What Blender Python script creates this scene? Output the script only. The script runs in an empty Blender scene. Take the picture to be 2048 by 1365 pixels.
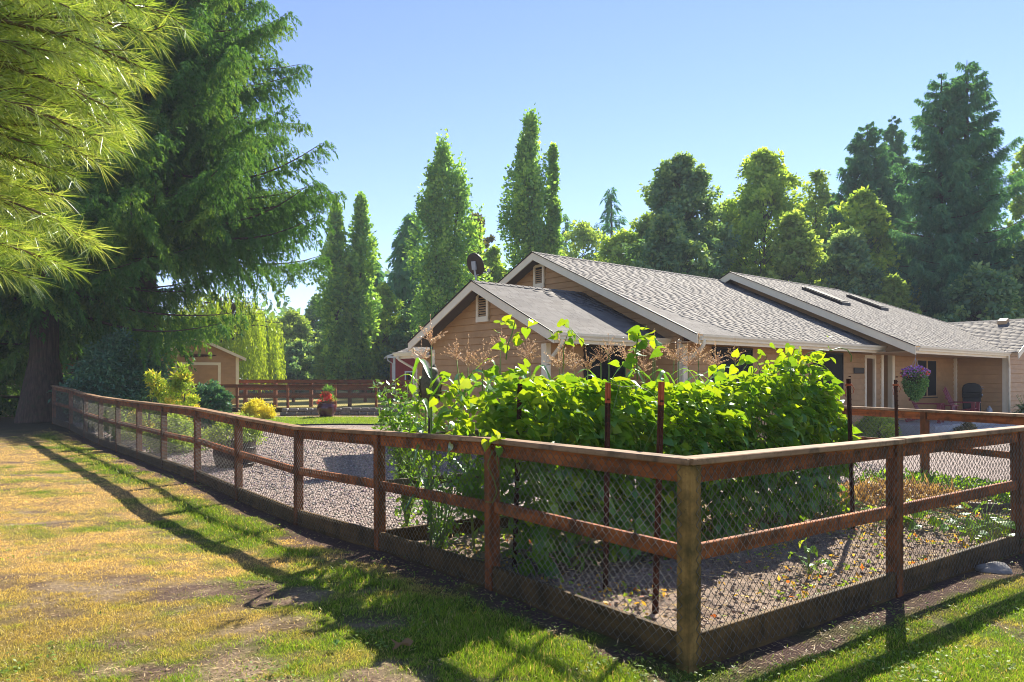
import bpy, bmesh, math, random
import numpy as np
from mathutils import Vector, Matrix

random.seed(7)
RNG = np.random.default_rng(11)
SC = bpy.context.scene
COL = SC.collection
rad = math.radians

# ------------------------------------------------------------------ camera, sky, sun, exposure
CAM_H = 1.65
F_PX = 1468.0           # focal length in pixels of the 2048 px wide photograph
HOR = 760.0             # horizon row
cam_d = bpy.data.cameras.new("camera")
cam = bpy.data.objects.new("camera", cam_d); COL.objects.link(cam)
cam.location = (0, 0, CAM_H); cam.rotation_euler = (rad(90), 0, 0)
cam_d.sensor_width = 36.0; cam_d.lens = 36.0*F_PX/2048.0
cam_d.shift_y = (HOR-682.5)/2048.0
cam_d.clip_start = 0.05; cam_d.clip_end = 2000
SC.camera = cam

SUN_AZ, SUN_EL = 27.0, 40.0      # degrees right of the view direction, above the horizon
w = bpy.data.worlds.new("World"); SC.world = w; w.use_nodes = True
nt = w.node_tree; nt.nodes.clear()
sky = nt.nodes.new("ShaderNodeTexSky"); sky.sky_type = 'NISHITA'; sky.sun_disc = False
sky.sun_elevation = rad(SUN_EL); sky.sun_rotation = rad(SUN_AZ)
sky.air_density = 0.80; sky.dust_density = 0.0; sky.ozone_density = 2.5; sky.altitude = 100
bg = nt.nodes.new("ShaderNodeBackground"); bg.inputs[1].default_value = 0.08
wo = nt.nodes.new("ShaderNodeOutputWorld")
wb = nt.nodes.new('ShaderNodeMix'); wb.data_type = 'RGBA'; wb.blend_type = 'MULTIPLY'; wb.inputs[0].default_value = 1.0; wb.inputs[7].default_value = (1.02, .93, 1.0, 1)   # white balance
nt.links.new(sky.outputs[0], wb.inputs[6]); nt.links.new(wb.outputs[2], bg.inputs[0]); nt.links.new(bg.outputs[0], wo.inputs[0])

sun_d = bpy.data.lights.new("sun", 'SUN'); sun_d.energy = 4.4; sun_d.angle = rad(0.5); sun_d.color = (1.0, 0.93, 0.80)
sun = bpy.data.objects.new("sun", sun_d); COL.objects.link(sun)
_sd = Vector((math.sin(rad(SUN_AZ))*math.cos(rad(SUN_EL)), math.cos(rad(SUN_AZ))*math.cos(rad(SUN_EL)), math.sin(rad(SUN_EL))))
sun.rotation_euler = _sd.to_track_quat('Z', 'Y').to_euler(); sun.location = (20, 40, 40)

SC.view_settings.view_transform = 'Standard'; SC.view_settings.look = 'None'
SC.view_settings.exposure = 1.55; SC.view_settings.gamma = 1.0; SC.view_settings.use_curve_mapping = False
SC.render.engine = 'CYCLES'
SC.cycles.max_bounces = 10; SC.cycles.diffuse_bounces = 5; SC.cycles.transmission_bounces = 8; SC.cycles.filter_width = 1.0
SC.cycles.transparent_max_bounces = 8
try: SC.cycles.use_denoising = True
except Exception: pass

# ------------------------------------------------------------------ helpers
def at(px, D, y=None, z=None):
    """world point seen at column px, at distance D; height from row y or given z"""
    X = (px-1024.0)/F_PX*D
    if z is None: z = CAM_H+(HOR-y)/F_PX*D
    return Vector((X, D, z))

def ss(a, b, x):
    t = np.clip((np.asarray(x, float)-a)/(b-a), 0, 1); return t*t*(3-2*t)

def _hash(ix, iy, s):
    n = (ix.astype(np.int64)*374761393 + iy.astype(np.int64)*668265263 + s*1442695) & 0x7fffffff
    n = ((n ^ (n >> 13))*1274126177) & 0x7fffffff
    n = n ^ (n >> 16)
    return (n & 0xffff)/65535.0

def vnoise(x, y, s=0):
    x = np.asarray(x, float); y = np.asarray(y, float)
    ix = np.floor(x); iy = np.floor(y); fx = x-ix; fy = y-iy
    fx = fx*fx*(3-2*fx); fy = fy*fy*(3-2*fy)
    a = _hash(ix, iy, s); b = _hash(ix+1, iy, s); c = _hash(ix, iy+1, s); d = _hash(ix+1, iy+1, s)
    return (a*(1-fx)+b*fx)*(1-fy)+(c*(1-fx)+d*fx)*fy

def fbm(x, y, s=0, o=4):
    t = 0; a = .5; n = 0
    for k in range(o):
        t = t+a*vnoise(np.asarray(x)*2**k, np.asarray(y)*2**k, s+k*17); n += a; a *= .5
    return t/n

def ground_z(X, D):
    X = np.asarray(X, float); D = np.asarray(D, float)
    z = .25*ss(14, 32, D)*ss(2, -6, X)
    z = z-.125*np.exp(-(((X+2.6)/3.2)**2+((D-8.9)/2.4)**2)/1.0)
    z = z+.16*np.exp(-(((X+14.0)/2.6)**2+((D-22.6)/2.6)**2))
    z = z+1.2*ss(70, 160, D)
    return z
def gz(X, D): return float(ground_z(X, D))

def tag(o, label=None, cat=None, group=None, kind=None):
    if label: o["label"] = label
    if cat: o["category"] = cat
    if group: o["group"] = group
    if kind: o["kind"] = kind
    return o

def thing(name, label, cat, loc=(0, 0, 0), rotz=0, group=None):
    o = bpy.data.objects.new(name, None); COL.objects.link(o)
    o.location = loc; o.rotation_euler = (0, 0, rotz); o.empty_display_size = .2
    return tag(o, label, cat, group)

def link(name, me, mat=None, parent=None):
    o = bpy.data.objects.new(name, me); COL.objects.link(o)
    if mat is not None and not me.materials: me.materials.append(mat)
    if parent is not None: o.parent = parent
    return o

def big_mesh(name, V, F, mat, tint=None, col=None, smooth=False):
    V = np.ascontiguousarray(V, np.float32); F = np.ascontiguousarray(F, np.int32)
    me = bpy.data.meshes.new(name); k = F.shape[1]
    me.vertices.add(len(V)); me.vertices.foreach_set("co", V.ravel())
    me.loops.add(F.size); me.loops.foreach_set("vertex_index", F.ravel())
    me.polygons.add(len(F)); me.polygons.foreach_set("loop_start", np.arange(0, F.size, k, dtype=np.int32))
    me.update(calc_edges=True)
    if smooth: me.polygons.foreach_set("use_smooth", np.ones(len(F), bool))
    if tint is not None:
        a = me.attributes.new("tint", 'FLOAT', 'POINT'); a.data.foreach_set("value", np.ascontiguousarray(tint, np.float32))
    if col is not None:
        a = me.attributes.new("col", 'FLOAT_COLOR', 'POINT')
        c4 = np.ones((len(V), 4), np.float32); c4[:, :3] = col; a.data.foreach_set("color", c4.ravel())
    if mat is not None: me.materials.append(mat)
    return me

class MB:
    """collects simple shapes, then links them as ONE mesh"""
    def __init__(s): s.v = []; s.f = []
    def add(s, vs, fs):
        n = len(s.v); s.v += [tuple(map(float, p)) for p in vs]; s.f += [tuple(n+i for i in f) for f in fs]; return s
    def hexa(s, p):   # 4 bottom (ccw from above), 4 top
        return s.add(p, [(3, 2, 1, 0), (4, 5, 6, 7), (0, 1, 5, 4), (1, 2, 6, 5), (2, 3, 7, 6), (3, 0, 4, 7)])
    def box(s, x0, y0, z0, x1, y1, z1):
        return s.hexa([(x0, y0, z0), (x1, y0, z0), (x1, y1, z0), (x0, y1, z0), (x0, y0, z1), (x1, y0, z1), (x1, y1, z1), (x0, y1, z1)])
    def beam(s, p0, p1, w, h, up=(0, 0, 1)):
        p0 = Vector(p0); p1 = Vector(p1); d = (p1-p0).normalized(); sd = d.cross(Vector(up))
        if sd.length < 1e-5: sd = Vector((1, 0, 0))
        sd.normalize(); u = sd.cross(d)
        a = sd*(w/2); b = u*(h/2)
        return s.hexa([p0-a-b, p0+a-b, p1+a-b, p1-a-b, p0-a+b, p0+a+b, p1+a+b, p1-a+b])
    def tube(s, pts, r, n=6, cap=True):
        pts = [Vector(p) for p in pts]; m = len(pts)
        if not hasattr(r, '__len__'): r = [r]*m
        vs = []; fs = []
        ref = Vector((0.13, .31, 1)).normalized()
        for i in range(m):
            d = (pts[min(i+1, m-1)]-pts[max(i-1, 0)])
            d = d.normalized() if d.length > 1e-9 else Vector((0, 0, 1))
            a = d.cross(ref)
            if a.length < .05: a = d.cross(Vector((1, 0, 0)))
            a.normalize(); b = d.cross(a)
            for k in range(n):
                t = 2*math.pi*k/n; vs.append(pts[i]+a*(math.cos(t)*r[i])+b*(math.sin(t)*r[i]))
        for i in range(m-1):
            for k in range(n):
                fs.append((i*n+k, i*n+(k+1) % n, (i+1)*n+(k+1) % n, (i+1)*n+k))
        if cap: fs.append(tuple(range(n))); fs.append(tuple(reversed(range((m-1)*n, m*n))))
        return s.add(vs, fs)
    def lathe(s, prof, n=16, c=(0, 0, 0)):
        vs = []; fs = []; m = len(prof)
        for (r, z) in prof:
            for k in range(n):
                t = 2*math.pi*k/n; vs.append((c[0]+r*math.cos(t), c[1]+r*math.sin(t), c[2]+z))
        for i in range(m-1):
            for k in range(n): fs.append((i*n+k, i*n+(k+1) % n, (i+1)*n+(k+1) % n, (i+1)*n+k))
        fs.append(tuple(reversed(range(n)))); fs.append(tuple(range((m-1)*n, m*n)))
        return s.add(vs, fs)
    def slab(s, poly, vec):   # planar polygon extruded by vec
        n = len(poly); poly = [Vector(p) for p in poly]; vec = Vector(vec)
        vs = poly+[p+vec for p in poly]
        fs = [tuple(range(n)), tuple(reversed(range(n, 2*n)))]+[(i, i+n, (i+1) % n+n, (i+1) % n) for i in range(n)]
        return s.add(vs, fs)
    def mesh(s, name, mat=None, smooth=False, bevel=0):
        me = bpy.data.meshes.new(name); me.from_pydata(s.v, [], s.f)
        bm = bmesh.new(); bm.from_mesh(me); bmesh.ops.recalc_face_normals(bm, faces=bm.faces)
        if bevel: bmesh.ops.bevel(bm, geom=list(bm.edges), offset=bevel, segments=1, affect='EDGES', clamp_overlap=True)
        bm.to_mesh(me); bm.free()
        if smooth:
            for p in me.polygons: p.use_smooth = True
        if mat: me.materials.append(mat)
        return me
    def build(s, name, mat, parent=None, smooth=False, bevel=0):
        return link(name, s.mesh(name, mat, smooth, bevel), None, parent)

# ------------------------------------------------------------------ materials
def nodes(name):
    m = bpy.data.materials.new(name); m.use_nodes = True; t = m.node_tree; t.nodes.clear()
    out = t.nodes.new("ShaderNodeOutputMaterial"); return m, t, out

def N(t, kind, **kw):
    n = t.nodes.new(kind)
    for k, v in kw.items():
        if k.startswith("i_"):
            key = k[2:]; key = int(key) if key.isdigit() else key
            n.inputs[key].default_value = v
        else: setattr(n, k, v)
    return n

def ramp(t, stops, src, mode='LINEAR'):
    r = t.nodes.new("ShaderNodeValToRGB"); r.color_ramp.interpolation = mode
    e = r.color_ramp.elements
    while len(e) < len(stops): e.new(.5)
    for el, (p, c) in zip(e, stops): el.position = p; el.color = (*c, 1)
    t.links.new(src, r.inputs[0]); return r.outputs[0]

def mix(t, a, b, f, mode='MIX'):
    n = t.nodes.new("ShaderNodeMix"); n.data_type = 'RGBA'; n.blend_type = mode
    for i, v in ((6, a), (7, b)):
        if hasattr(v, 'links'): t.links.new(v, n.inputs[i])
        else: n.inputs[i].default_value = (*v, 1)
    if hasattr(f, 'links'): t.links.new(f, n.inputs[0])
    else: n.inputs[0].default_value = f
    return n.outputs[2]

def coords(t, scale=(1, 1, 1), kind='Object', rnd=True):
    tc = t.nodes.new("ShaderNodeTexCoord"); mp = t.nodes.new("ShaderNodeMapping"); mp.inputs[3].default_value = scale
    src = tc.outputs[kind]
    if rnd:
        oi = t.nodes.new("ShaderNodeObjectInfo"); ml = N(t, "ShaderNodeMath", operation='MULTIPLY', i_1=37.0)
        t.links.new(oi.outputs['Random'], ml.inputs[0])
        ad = t.nodes.new("ShaderNodeVectorMath"); ad.operation = 'ADD'
        t.links.new(src, ad.inputs[0]); t.links.new(ml.outputs[0], ad.inputs[1]); src = ad.outputs[0]
    t.links.new(src, mp.inputs[0]); return mp.outputs[0]

def noise(t, vec, scale, detail=4, rough=.55):
    n = N(t, "ShaderNodeTexNoise"); n.inputs['Scale'].default_value = scale
    n.inputs['Detail'].default_value = detail; n.inputs['Roughness'].default_value = rough
    t.links.new(vec, n.inputs['Vector']); return n.outputs[0]

def finish(t, out, col, rough=.7, bump=None, bstr=.3, bdist=.01, spec=.3, metal=0):
    b = t.nodes.new("ShaderNodeBsdfPrincipled")
    if hasattr(col, 'links'): t.links.new(col, b.inputs['Base Color'])
    else: b.inputs['Base Color'].default_value = (*col, 1)
    if hasattr(rough, 'links'): t.links.new(rough, b.inputs['Roughness'])
    else: b.inputs['Roughness'].default_value = rough
    b.inputs['Specular IOR Level'].default_value = spec; b.inputs['Metallic'].default_value = metal
    if bump is not None:
        bp = N(t, "ShaderNodeBump"); bp.inputs['Strength'].default_value = bstr; bp.inputs['Distance'].default_value = bdist
        t.links.new(bump, bp.inputs['Height']); t.links.new(bp.outputs[0], b.inputs['Normal'])
    t.links.new(b.outputs[0], out.inputs[0]); return b

def mat_paint(name, c, var=.12, rough=.55, scale=6, bstr=.1, spec=.3):
    m, t, o = nodes(name); v = coords(t)
    n = noise(t, v, scale, 5); n2 = noise(t, v, scale*9, 3)
    c1 = tuple(x*(1-var) for x in c); c2 = tuple(min(1, x*(1+var)) for x in c)
    finish(t, o, ramp(t, [(.3, c1), (.7, c2)], n), rough, n2, bstr, .004, spec); return m

def mat_wood(name, dark, mid, light, axis=0, moss=None, mossamt=.5, rough=.75):
    """grain along the given local axis; moss = colour of the weathering in patches"""
    m, t, o = nodes(name)
    sc = [1, 1, 1]; sc = [18, 18, 18]; sc[axis] = 1.2
    v = coords(t, tuple(sc)); g = noise(t, v, 1.0, 6, .65)
    v2 = coords(t, (1, 1, 1)); blot = noise(t, v2, 5.0, 5, .7)
    oi = t.nodes.new("ShaderNodeObjectInfo")
    col = ramp(t, [(.25, dark), (.5, mid), (.78, light)], g)
    vr = ramp(t, [(0, (.78,)*3), (1, (1.18,)*3)], oi.outputs['Random'])
    col = mix(t, col, vr, 1.0, 'MULTIPLY')
    if moss is not None:
        f = ramp(t, [(.62-mossamt*.35, (0, 0, 0)), (.74-mossamt*.2, (.85,)*3)], blot)
        col = mix(t, col, moss, f)
    # end knots / dark specks
    kn = noise(t, v2, 60, 2); kf = ramp(t, [(.66, (0,)*3), (.72, (.6,)*3)], kn)
    col = mix(t, col, tuple(x*.4 for x in dark), kf)
    finish(t, o, col, rough, g, .35, .004, .2); return m

def mat_leaf(name, dark, mid, light, trans=.45, gloss=.06, rough=.4, src='tint', ty=(1.25, 1.25, .5), gain=1.8):
    m, t, o = nodes(name)
    if src == 'tint': s_ = N(t, "ShaderNodeAttribute", attribute_name="tint").outputs['Fac']
    elif src == 'both':      # half from the piece, half from the attribute
        a1 = N(t, "ShaderNodeAttribute", attribute_name="tint"); o1 = t.nodes.new("ShaderNodeObjectInfo")
        m0 = N(t, "ShaderNodeMath", operation='MULTIPLY', i_1=.6); t.links.new(a1.outputs['Fac'], m0.inputs[0])
        m1_ = N(t, "ShaderNodeMath", operation='MULTIPLY_ADD', i_1=.4); t.links.new(o1.outputs['Random'], m1_.inputs[0]); t.links.new(m0.outputs[0], m1_.inputs[2]); s_ = m1_.outputs[0]
    else: s_ = t.nodes.new("ShaderNodeObjectInfo").outputs['Random']
    gn = lambda c: tuple(min(.9, x*gain) for x in c)     # half of the light is reflected, half let through
    col = ramp(t, [(0, gn(dark)), (.5, gn(mid)), (1, gn(light))], s_)
    d = t.nodes.new("ShaderNodeBsdfDiffuse"); tr = t.nodes.new("ShaderNodeBsdfTranslucent")
    gl = t.nodes.new("ShaderNodeBsdfGlossy"); gl.inputs['Roughness'].default_value = rough
    gl.inputs['Color'].default_value = (.9, .95, 1, 1)
    t.links.new(col, d.inputs[0]); t.links.new(mix(t, col, ty, 1, 'MULTIPLY'), tr.inputs[0])
    m1 = t.nodes.new("ShaderNodeMixShader"); m1.inputs[0].default_value = trans
    t.links.new(d.outputs[0], m1.inputs[1]); t.links.new(tr.outputs[0], m1.inputs[2])
    lw = N(t, "ShaderNodeLayerWeight"); lw.inputs[0].default_value = .25
    mm = N(t, "ShaderNodeMath", operation='MULTIPLY_ADD', i_1=gloss*1.1, i_2=gloss*.25)
    t.links.new(lw.outputs['Fresnel'], mm.inputs[0])
    m2 = t.nodes.new("ShaderNodeMixShader"); t.links.new(mm.outputs[0], m2.inputs[0])
    t.links.new(m1.outputs[0], m2.inputs[1]); t.links.new(gl.outputs[0], m2.inputs[2])
    t.links.new(m2.outputs[0], o.inputs[0]); return m

def mat_vcol(name, trans=.35, rough=.8, gloss=.03):
    """colour per blade / per piece from the attribute col"""
    m, t, o = nodes(name)
    a = N(t, "ShaderNodeAttribute", attribute_name="col")
    d = t.nodes.new("ShaderNodeBsdfDiffuse"); tr = t.nodes.new("ShaderNodeBsdfTranslucent")
    gl = t.nodes.new("ShaderNodeBsdfGlossy"); gl.inputs['Roughness'].default_value = .45
    gc = mix(t, a.outputs['Color'], (1+trans*1.2,)*3, 1, 'MULTIPLY')
    t.links.new(gc, d.inputs[0]); t.links.new(mix(t, gc, (1.25, 1.2, .6), 1, 'MULTIPLY'), tr.inputs[0])
    m1 = t.nodes.new("ShaderNodeMixShader"); m1.inputs[0].default_value = trans
    t.links.new(d.outputs[0], m1.inputs[1]); t.links.new(tr.outputs[0], m1.inputs[2])
    m2 = t.nodes.new("ShaderNodeMixShader"); m2.inputs[0].default_value = gloss
    t.links.new(m1.outputs[0], m2.inputs[1]); t.links.new(gl.outputs[0], m2.inputs[2])
    t.links.new(m2.outputs[0], o.inputs[0]); return m

def mat_ground(name):
    m, t, o = nodes(name); a = N(t, "ShaderNodeAttribute", attribute_name="col"); v = coords(t, rnd=False)
    n = noise(t, v, 28, 6, .7); n2 = noise(t, v, 120, 3, .6)
    col = mix(t, a.outputs['Color'], ramp(t, [(.3, (.55, .5, .5)), (.7, (1.35, 1.3, 1.25))], n), 1, 'MULTIPLY')
    col = mix(t, col, ramp(t, [(.35, (.6,)*3), (.65, (1.25,)*3)], n2), 1, 'MULTIPLY')
    finish(t, o, col, .95, n, .8, .03, .1); return m

def mat_gravel(name):
    m, t, o = nodes(name); v = coords(t, rnd=False)
    vo = N(t, "ShaderNodeTexVoronoi"); vo.inputs['Scale'].default_value = 32; t.links.new(v, vo.inputs['Vector'])
    big = noise(t, v, .6, 4)
    sep = t.nodes.new("ShaderNodeSeparateColor"); t.links.new(vo.outputs['Color'], sep.inputs[0])
    col = ramp(t, [(0, (.11, .085, .075)), (.35, (.26, .205, .175)), (.7, (.37, .30, .265)), (1, (.52, .45, .41))], sep.outputs[0])
    col = mix(t, col, ramp(t, [(.35, (.82, .78, .78)), (.7, (1.1, 1.08, 1.06))], big), 1, 'MULTIPLY')
    iv = N(t, "ShaderNodeMath", operation='SUBTRACT', i_0=1.0); t.links.new(vo.outputs['Distance'], iv.inputs[1])
    finish(t, o, col, .9, iv.outputs[0], .9, .02, .15); return m

def mat_roof(name):
    m, t, o = nodes(name); v = coords(t, rnd=False)
    a = N(t, "ShaderNodeAttribute", attribute_name="tint"); oi = t.nodes.new("ShaderNodeObjectInfo")
    ad = N(t, "ShaderNodeMath", operation='ADD'); t.links.new(a.outputs['Fac'], ad.inputs[0]); t.links.new(oi.outputs['Random'], ad.inputs[1])
    fr = N(t, "ShaderNodeMath", operation='FRACT'); t.links.new(ad.outputs[0], fr.inputs[0])
    col = ramp(t, [(0, (.135, .122, .112)), (.5, (.155, .143, .132)), (1, (.18, .167, .155))], fr.outputs[0])
    g = noise(t, v, 160, 3, .7); bl = noise(t, v, 1.1, 4)
    col = mix(t, col, ramp(t, [(.3, (.75,)*3), (.7, (1.25,)*3)], g), 1, 'MULTIPLY')
    col = mix(t, col, ramp(t, [(.3, (.88, .88, .9)), (.7, (1.1, 1.09, 1.06))], bl), 1, 'MULTIPLY')
    finish(t, o, col, .9, g, .3, .004, .2); return m

M = {}
M['siding'] = mat_paint('siding_paint', (.47, .275, .125), .10, .6, 3)
M['trim'] = mat_paint('trim_paint', (.84, .73, .53), .05, .5, 4)
M['gutter'] = mat_paint('gutter_paint', (.84, .75, .56), .05, .4, 4, .05)
M['soffit'] = mat_paint('soffit_paint', (.50, .32, .165), .08, .6, 3)
M['roof'] = mat_roof('asphalt_shingle')
M['dark'] = mat_paint('dark_screen', (.018, .019, .021), .1, .6, 30, .05, .08)
M['frame_dark'] = mat_paint('bronze_frame', (.045, .036, .03), .1, .5, 6, .1, .15)
M['door_red'] = mat_paint('maroon_door', (.10, .015, .02), .1, .35)
M['barn_red'] = mat_paint('barn_red', (.36, .035, .025), .12, .6, 2)
M['white'] = mat_paint('white_paint', (.78, .76, .71), .05, .5)
M['concrete'] = mat_paint('concrete', (.33, .34, .36), .12, .85, 5, .3)
M['black'] = mat_paint('black_metal', (.012, .012, .013), .1, .45, 10, .05, .25)
M['steel'] = mat_paint('grey_metal', (.35, .36, .38), .1, .35, 10, .05, .6)
M['dish'] = mat_paint('dish_paint', (.055, .04, .035), .1, .5)
M['rust'] = mat_wood('rusty_steel', (.028, .010, .006), (.07, .024, .012), (.13, .05, .025), 2, (.02, .016, .012), .3, .8)
M['orange'] = mat_paint('orange_paint', (.42, .10, .03), .2, .6, 30)
M['galv'] = mat_paint('galvanised_wire', (.13, .12, .105), .35, .4, 20, .05, .6)
M['wood_rail'] = mat_wood('red_stained_rail', (.15, .042, .011), (.36, .105, .026), (.52, .18, .05), 0, (.045, .026, .013), .58)
M['wood_post'] = mat_wood('red_stained_post', (.12, .036, .011), (.27, .085, .024), (.40, .14, .045), 2, (.05, .032, .014), .6)
M['wood_corner'] = mat_wood('mossy_post', (.12, .06, .016), (.30, .165, .045), (.44, .255, .08), 2, (.06, .045, .012), .68)
M['wood_cap'] = mat_wood('weathered_cap', (.16, .085, .042), (.30, .175, .095), (.44, .29, .17), 0, (.07, .05, .03), .42)
M['wood_kick'] = mat_wood('damp_kickboard', (.055, .031, .010), (.115, .066, .022), (.20, .118, .042), 0, (.032, .022, .007), .55)
M['wood_far'] = mat_wood('far_rail', (.10, .035, .018), (.19, .068, .035), (.28, .11, .06), 0, (.07, .045, .03), .4)
M['wood_far_post'] = mat_wood('far_post', (.15, .045, .02), (.26, .08, .035), (.36, .13, .06), 2, (.07, .045, .03), .35)
M['wood_grey'] = mat_wood('grey_timber', (.06, .045, .035), (.13, .10, .075), (.22, .17, .13), 0, (.05, .045, .03), .4)
M['cedar_board'] = mat_wood('cedar_board', (.22, .075, .03), (.36, .135, .055), (.48, .20, .09), 0)
M['bark'] = mat_wood('bark', (.03, .02, .015), (.085, .055, .042), (.16, .11, .085), 2, (.05, .055, .03), .3, .95)
M['bark_grey'] = mat_wood('grey_bark', (.05, .04, .03), (.12, .10, .08), (.2, .17, .14), 2, None, .3, .95)
M['twig'] = mat_paint('twig', (.13, .085, .05), .2, .9, 20)
M['pot'] = mat_paint('glazed_pot', (.10, .022, .03), .2, .18, 6, .05, .6)
M['barrel'] = mat_wood('barrel_wood', (.03, .022, .018), (.07, .05, .04), (.12, .09, .07), 2)
M['stone'] = mat_paint('field_stone', (.24, .22, .20), .3, .9, 9, .6)
M['adiron'] = mat_paint('maroon_plastic', (.22, .035, .05), .12, .45)
M['grass'] = mat_vcol('grass_blades', .5)
M['ground'] = mat_ground('ground')
M['gravel'] = mat_gravel('gravel')
M['pebble'] = mat_vcol('pebbles', 0.0, .9, .02)
M['owl'] = mat_paint('owl_plastic', (.10, .085, .055), .45, .6, 26, .5)
# ------------------------------------------------------------------ fence lines (world x, distance)
FL = [(1.015, 4.22), (-.155, 5.85), (-1.34, 7.45), (-2.618, 9.0), (-3.91, 10.5), (-5.16, 12.05), (-6.45, 13.6), (-7.69, 15.15),
      (-8.96, 16.7), (-10.2, 18.2), (-11.5, 19.8), (-12.8, 21.3), (-14.2, 22.75)]
FR = [(1.015, 4.22), (2.93, 5.62), (4.84, 7.02), (6.76, 8.42), (8.68, 9.82)]
_lx = np.array([p[0] for p in FL]); _ld = np.array([p[1] for p in FL])
def XL(D): return np.where(np.asarray(D) > _ld[-1], -14.2-(np.asarray(D)-22.75)*.5, np.interp(D, _ld, _lx))
def XR(D): return 1.015+(np.asarray(D)-4.22)*1.3705
def fence_dist(X, D):
    X = np.asarray(X, float); D = np.asarray(D, float); best = np.full(X.shape, 1e9)
    for P in (FL, FR):
        for (a, b), (c, e) in zip(P[:-1], P[1:]):
            ux, uy = c-a, e-b; L2 = ux*ux+uy*uy
            t = np.clip(((X-a)*ux+(D-b)*uy)/L2, 0, 1)
            best = np.minimum(best, np.hypot(X-a-t*ux, D-b-t*uy))
    return best
def outside(X, D): return (D < 4.22) | (X < XL(D)) | (X > XR(D))

C_GREEN = np.array((.105, .20, .010)); C_LIME = np.array((.23, .265, .022)); C_DRY = np.array((.50, .345, .145)); C_OLIVE = np.array((.25, .205, .04))
C_SOIL = np.array((.155, .115, .085)); C_MULCH = np.array((.115, .075, .06)); C_PALE = np.array((.42, .33, .21))
def lawn_fields(X, D):
    X = np.asarray(X, float); D = np.asarray(D, float)
    d = fence_dist(X, D)
    q = fbm(X*.55+3, D*.8, 1); q2 = fbm(X*2.1, D*2.6+7, 2); q3 = fbm(X*.9+9, D*1.5+2, 3)
    right = ss(-.6, .9, X)
    strip = (1-.5*right)*np.exp(-((d-.76)/.34)**2)*np.clip(.45+1.4*(q2-.25), 0, 1.2)
    q6 = fbm(X*4.5+2, D*5.5, 15, 3); g = .0+1.0*strip+.50*ss(6.4, 5.0, D)+.40*right+(q-.5)*2.4+(q2-.5)*1.8+(q6-.5)*1.6
    q5 = fbm(X*5.5, D*7.0, 14, 3); soil = (q3-.53)*3.6+(q5-.5)*2.6+1.6*ss(.42, .22, d+.25*(q2-.5))+.8*np.exp(-(((X+1.5)/.9)**2+((D-5.6)/.5)**2))*(q2*1.5)-.5*strip-.3*right
    return d, np.clip(g, 0, 1), np.clip(soil, 0, 1), q, q2, q3, right
def lawn_color(X, D):
    d, g, soil, q, q2, q3, right = lawn_fields(X, D)
    g_ = g[..., None]; r_ = right[..., None]
    near = ss(7.0, 5.4, D)[..., None]
    green = C_GREEN*(1-.55*(q2[..., None]))+C_LIME*.55*q2[..., None]
    dry = C_DRY*(1-near*.6)+C_OLIVE*near*.6
    c = dry*(1-g_)+green*g_
    return c, d, g, soil, q2

# ------------------------------------------------------------------ the ground sheet
def make_ground():
    Ds = np.concatenate([np.arange(-60, 3, 3.0), np.arange(3, 24, .13), np.arange(24, 60, .6), np.geomspace(60, 420, 22)])
    Xs = np.concatenate([-np.geomspace(420, 20.5, 24), np.arange(-20, 9, .13), np.geomspace(9.3, 420, 30)])
    X, D = np.meshgrid(Xs, Ds); Z = ground_z(X, D)
    out = outside(X, D); nearm = (D > 3) & (D < 26)
    Z = Z+np.where(nearm & out, (fbm(X*2.2, D*2.2, 5)-.5)*.05, 0)
    c, d, g, soil, q2 = lawn_color(X, D)
    q4 = fbm(X*3.5, D*3.5, 12)
    dirt = np.where((q4 > .5)[..., None], C_PALE*.8, C_SOIL)*(.75+.5*q2[..., None])
    sm = np.where(d < .45, .05, q4)[..., None]
    dirt = C_MULCH*(1-sm)+dirt*sm
    colr = c*.62*(1-soil[..., None])+dirt*soil[..., None]
    # litter under the cedars, pasture beyond the far fence, forest floor
    litter = (ss(18.5, 22, D+.18*(X+14))*ss(-11, -13.5, X+.2*(D-22)))[..., None]*(1-ss(30, 36, D))[..., None]
    colr = colr*(1-litter)+np.array((.085, .07, .045))*litter
    far = ss(29, 31, D)[..., None]; past = np.array((.40, .34, .13))*(1-q2[..., None]*.4)+np.array((.16, .2, .03))*q2[..., None]*.4
    wood = ss(52, 60, D)[..., None]
    colr = colr*(1-far)+far*(past*(1-wood)+np.array((.05, .055, .025))*wood)
    ny, nx = X.shape
    V = np.stack([X, D, Z], -1).reshape(-1, 3)
    i = np.arange(ny-1)[:, None]*nx+np.arange(nx-1)[None]
    F = np.stack([i, i+1, i+nx+1, i+nx], -1).reshape(-1, 4)
    o = link("ground", big_mesh("ground", V, F, M['ground'], col=colr.reshape(-1, 3), smooth=True)); tag(o, kind="structure"); return o
make_ground()

def sheet(name, pf, nu, nv, mat, off, colf=None, bump=0, kind="structure"):
    """pf(u,v) -> X, D ; follows the ground at a small height"""
    u, v = np.meshgrid(np.linspace(0, 1, nu), np.linspace(0, 1, nv)); X, D = pf(u, v)
    Z = ground_z(X, D)+off
    if bump: Z = Z+bump*(fbm(X*5, D*5, 21)-.3)+bump*.8*(vnoise(X*17, D*17, 4)-.3)
    V = np.stack([X, D, Z], -1).reshape(-1, 3)
    i = np.arange(nv-1)[:, None]*nu+np.arange(nu-1)[None]
    F = np.stack([i, i+1, i+nu+1, i+nu], -1).reshape(-1, 4)
    c = colf(X, D).reshape(-1, 3) if colf else None
    return tag(link(name, big_mesh(name, V, F, mat, col=c, smooth=True)), kind=kind)

def gravel_pf(u, v):
    D = 4.35+v*24.0; xl = XL(D)+.04; xr = np.minimum(XR(D)-.04, 34.0)
    xr = np.where(D > 14, 34.0, xr); return xl+(xr-xl)*u**1.0, D
sheet("gravel_yard", gravel_pf, 260, 180, M['gravel'], .014)

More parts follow.
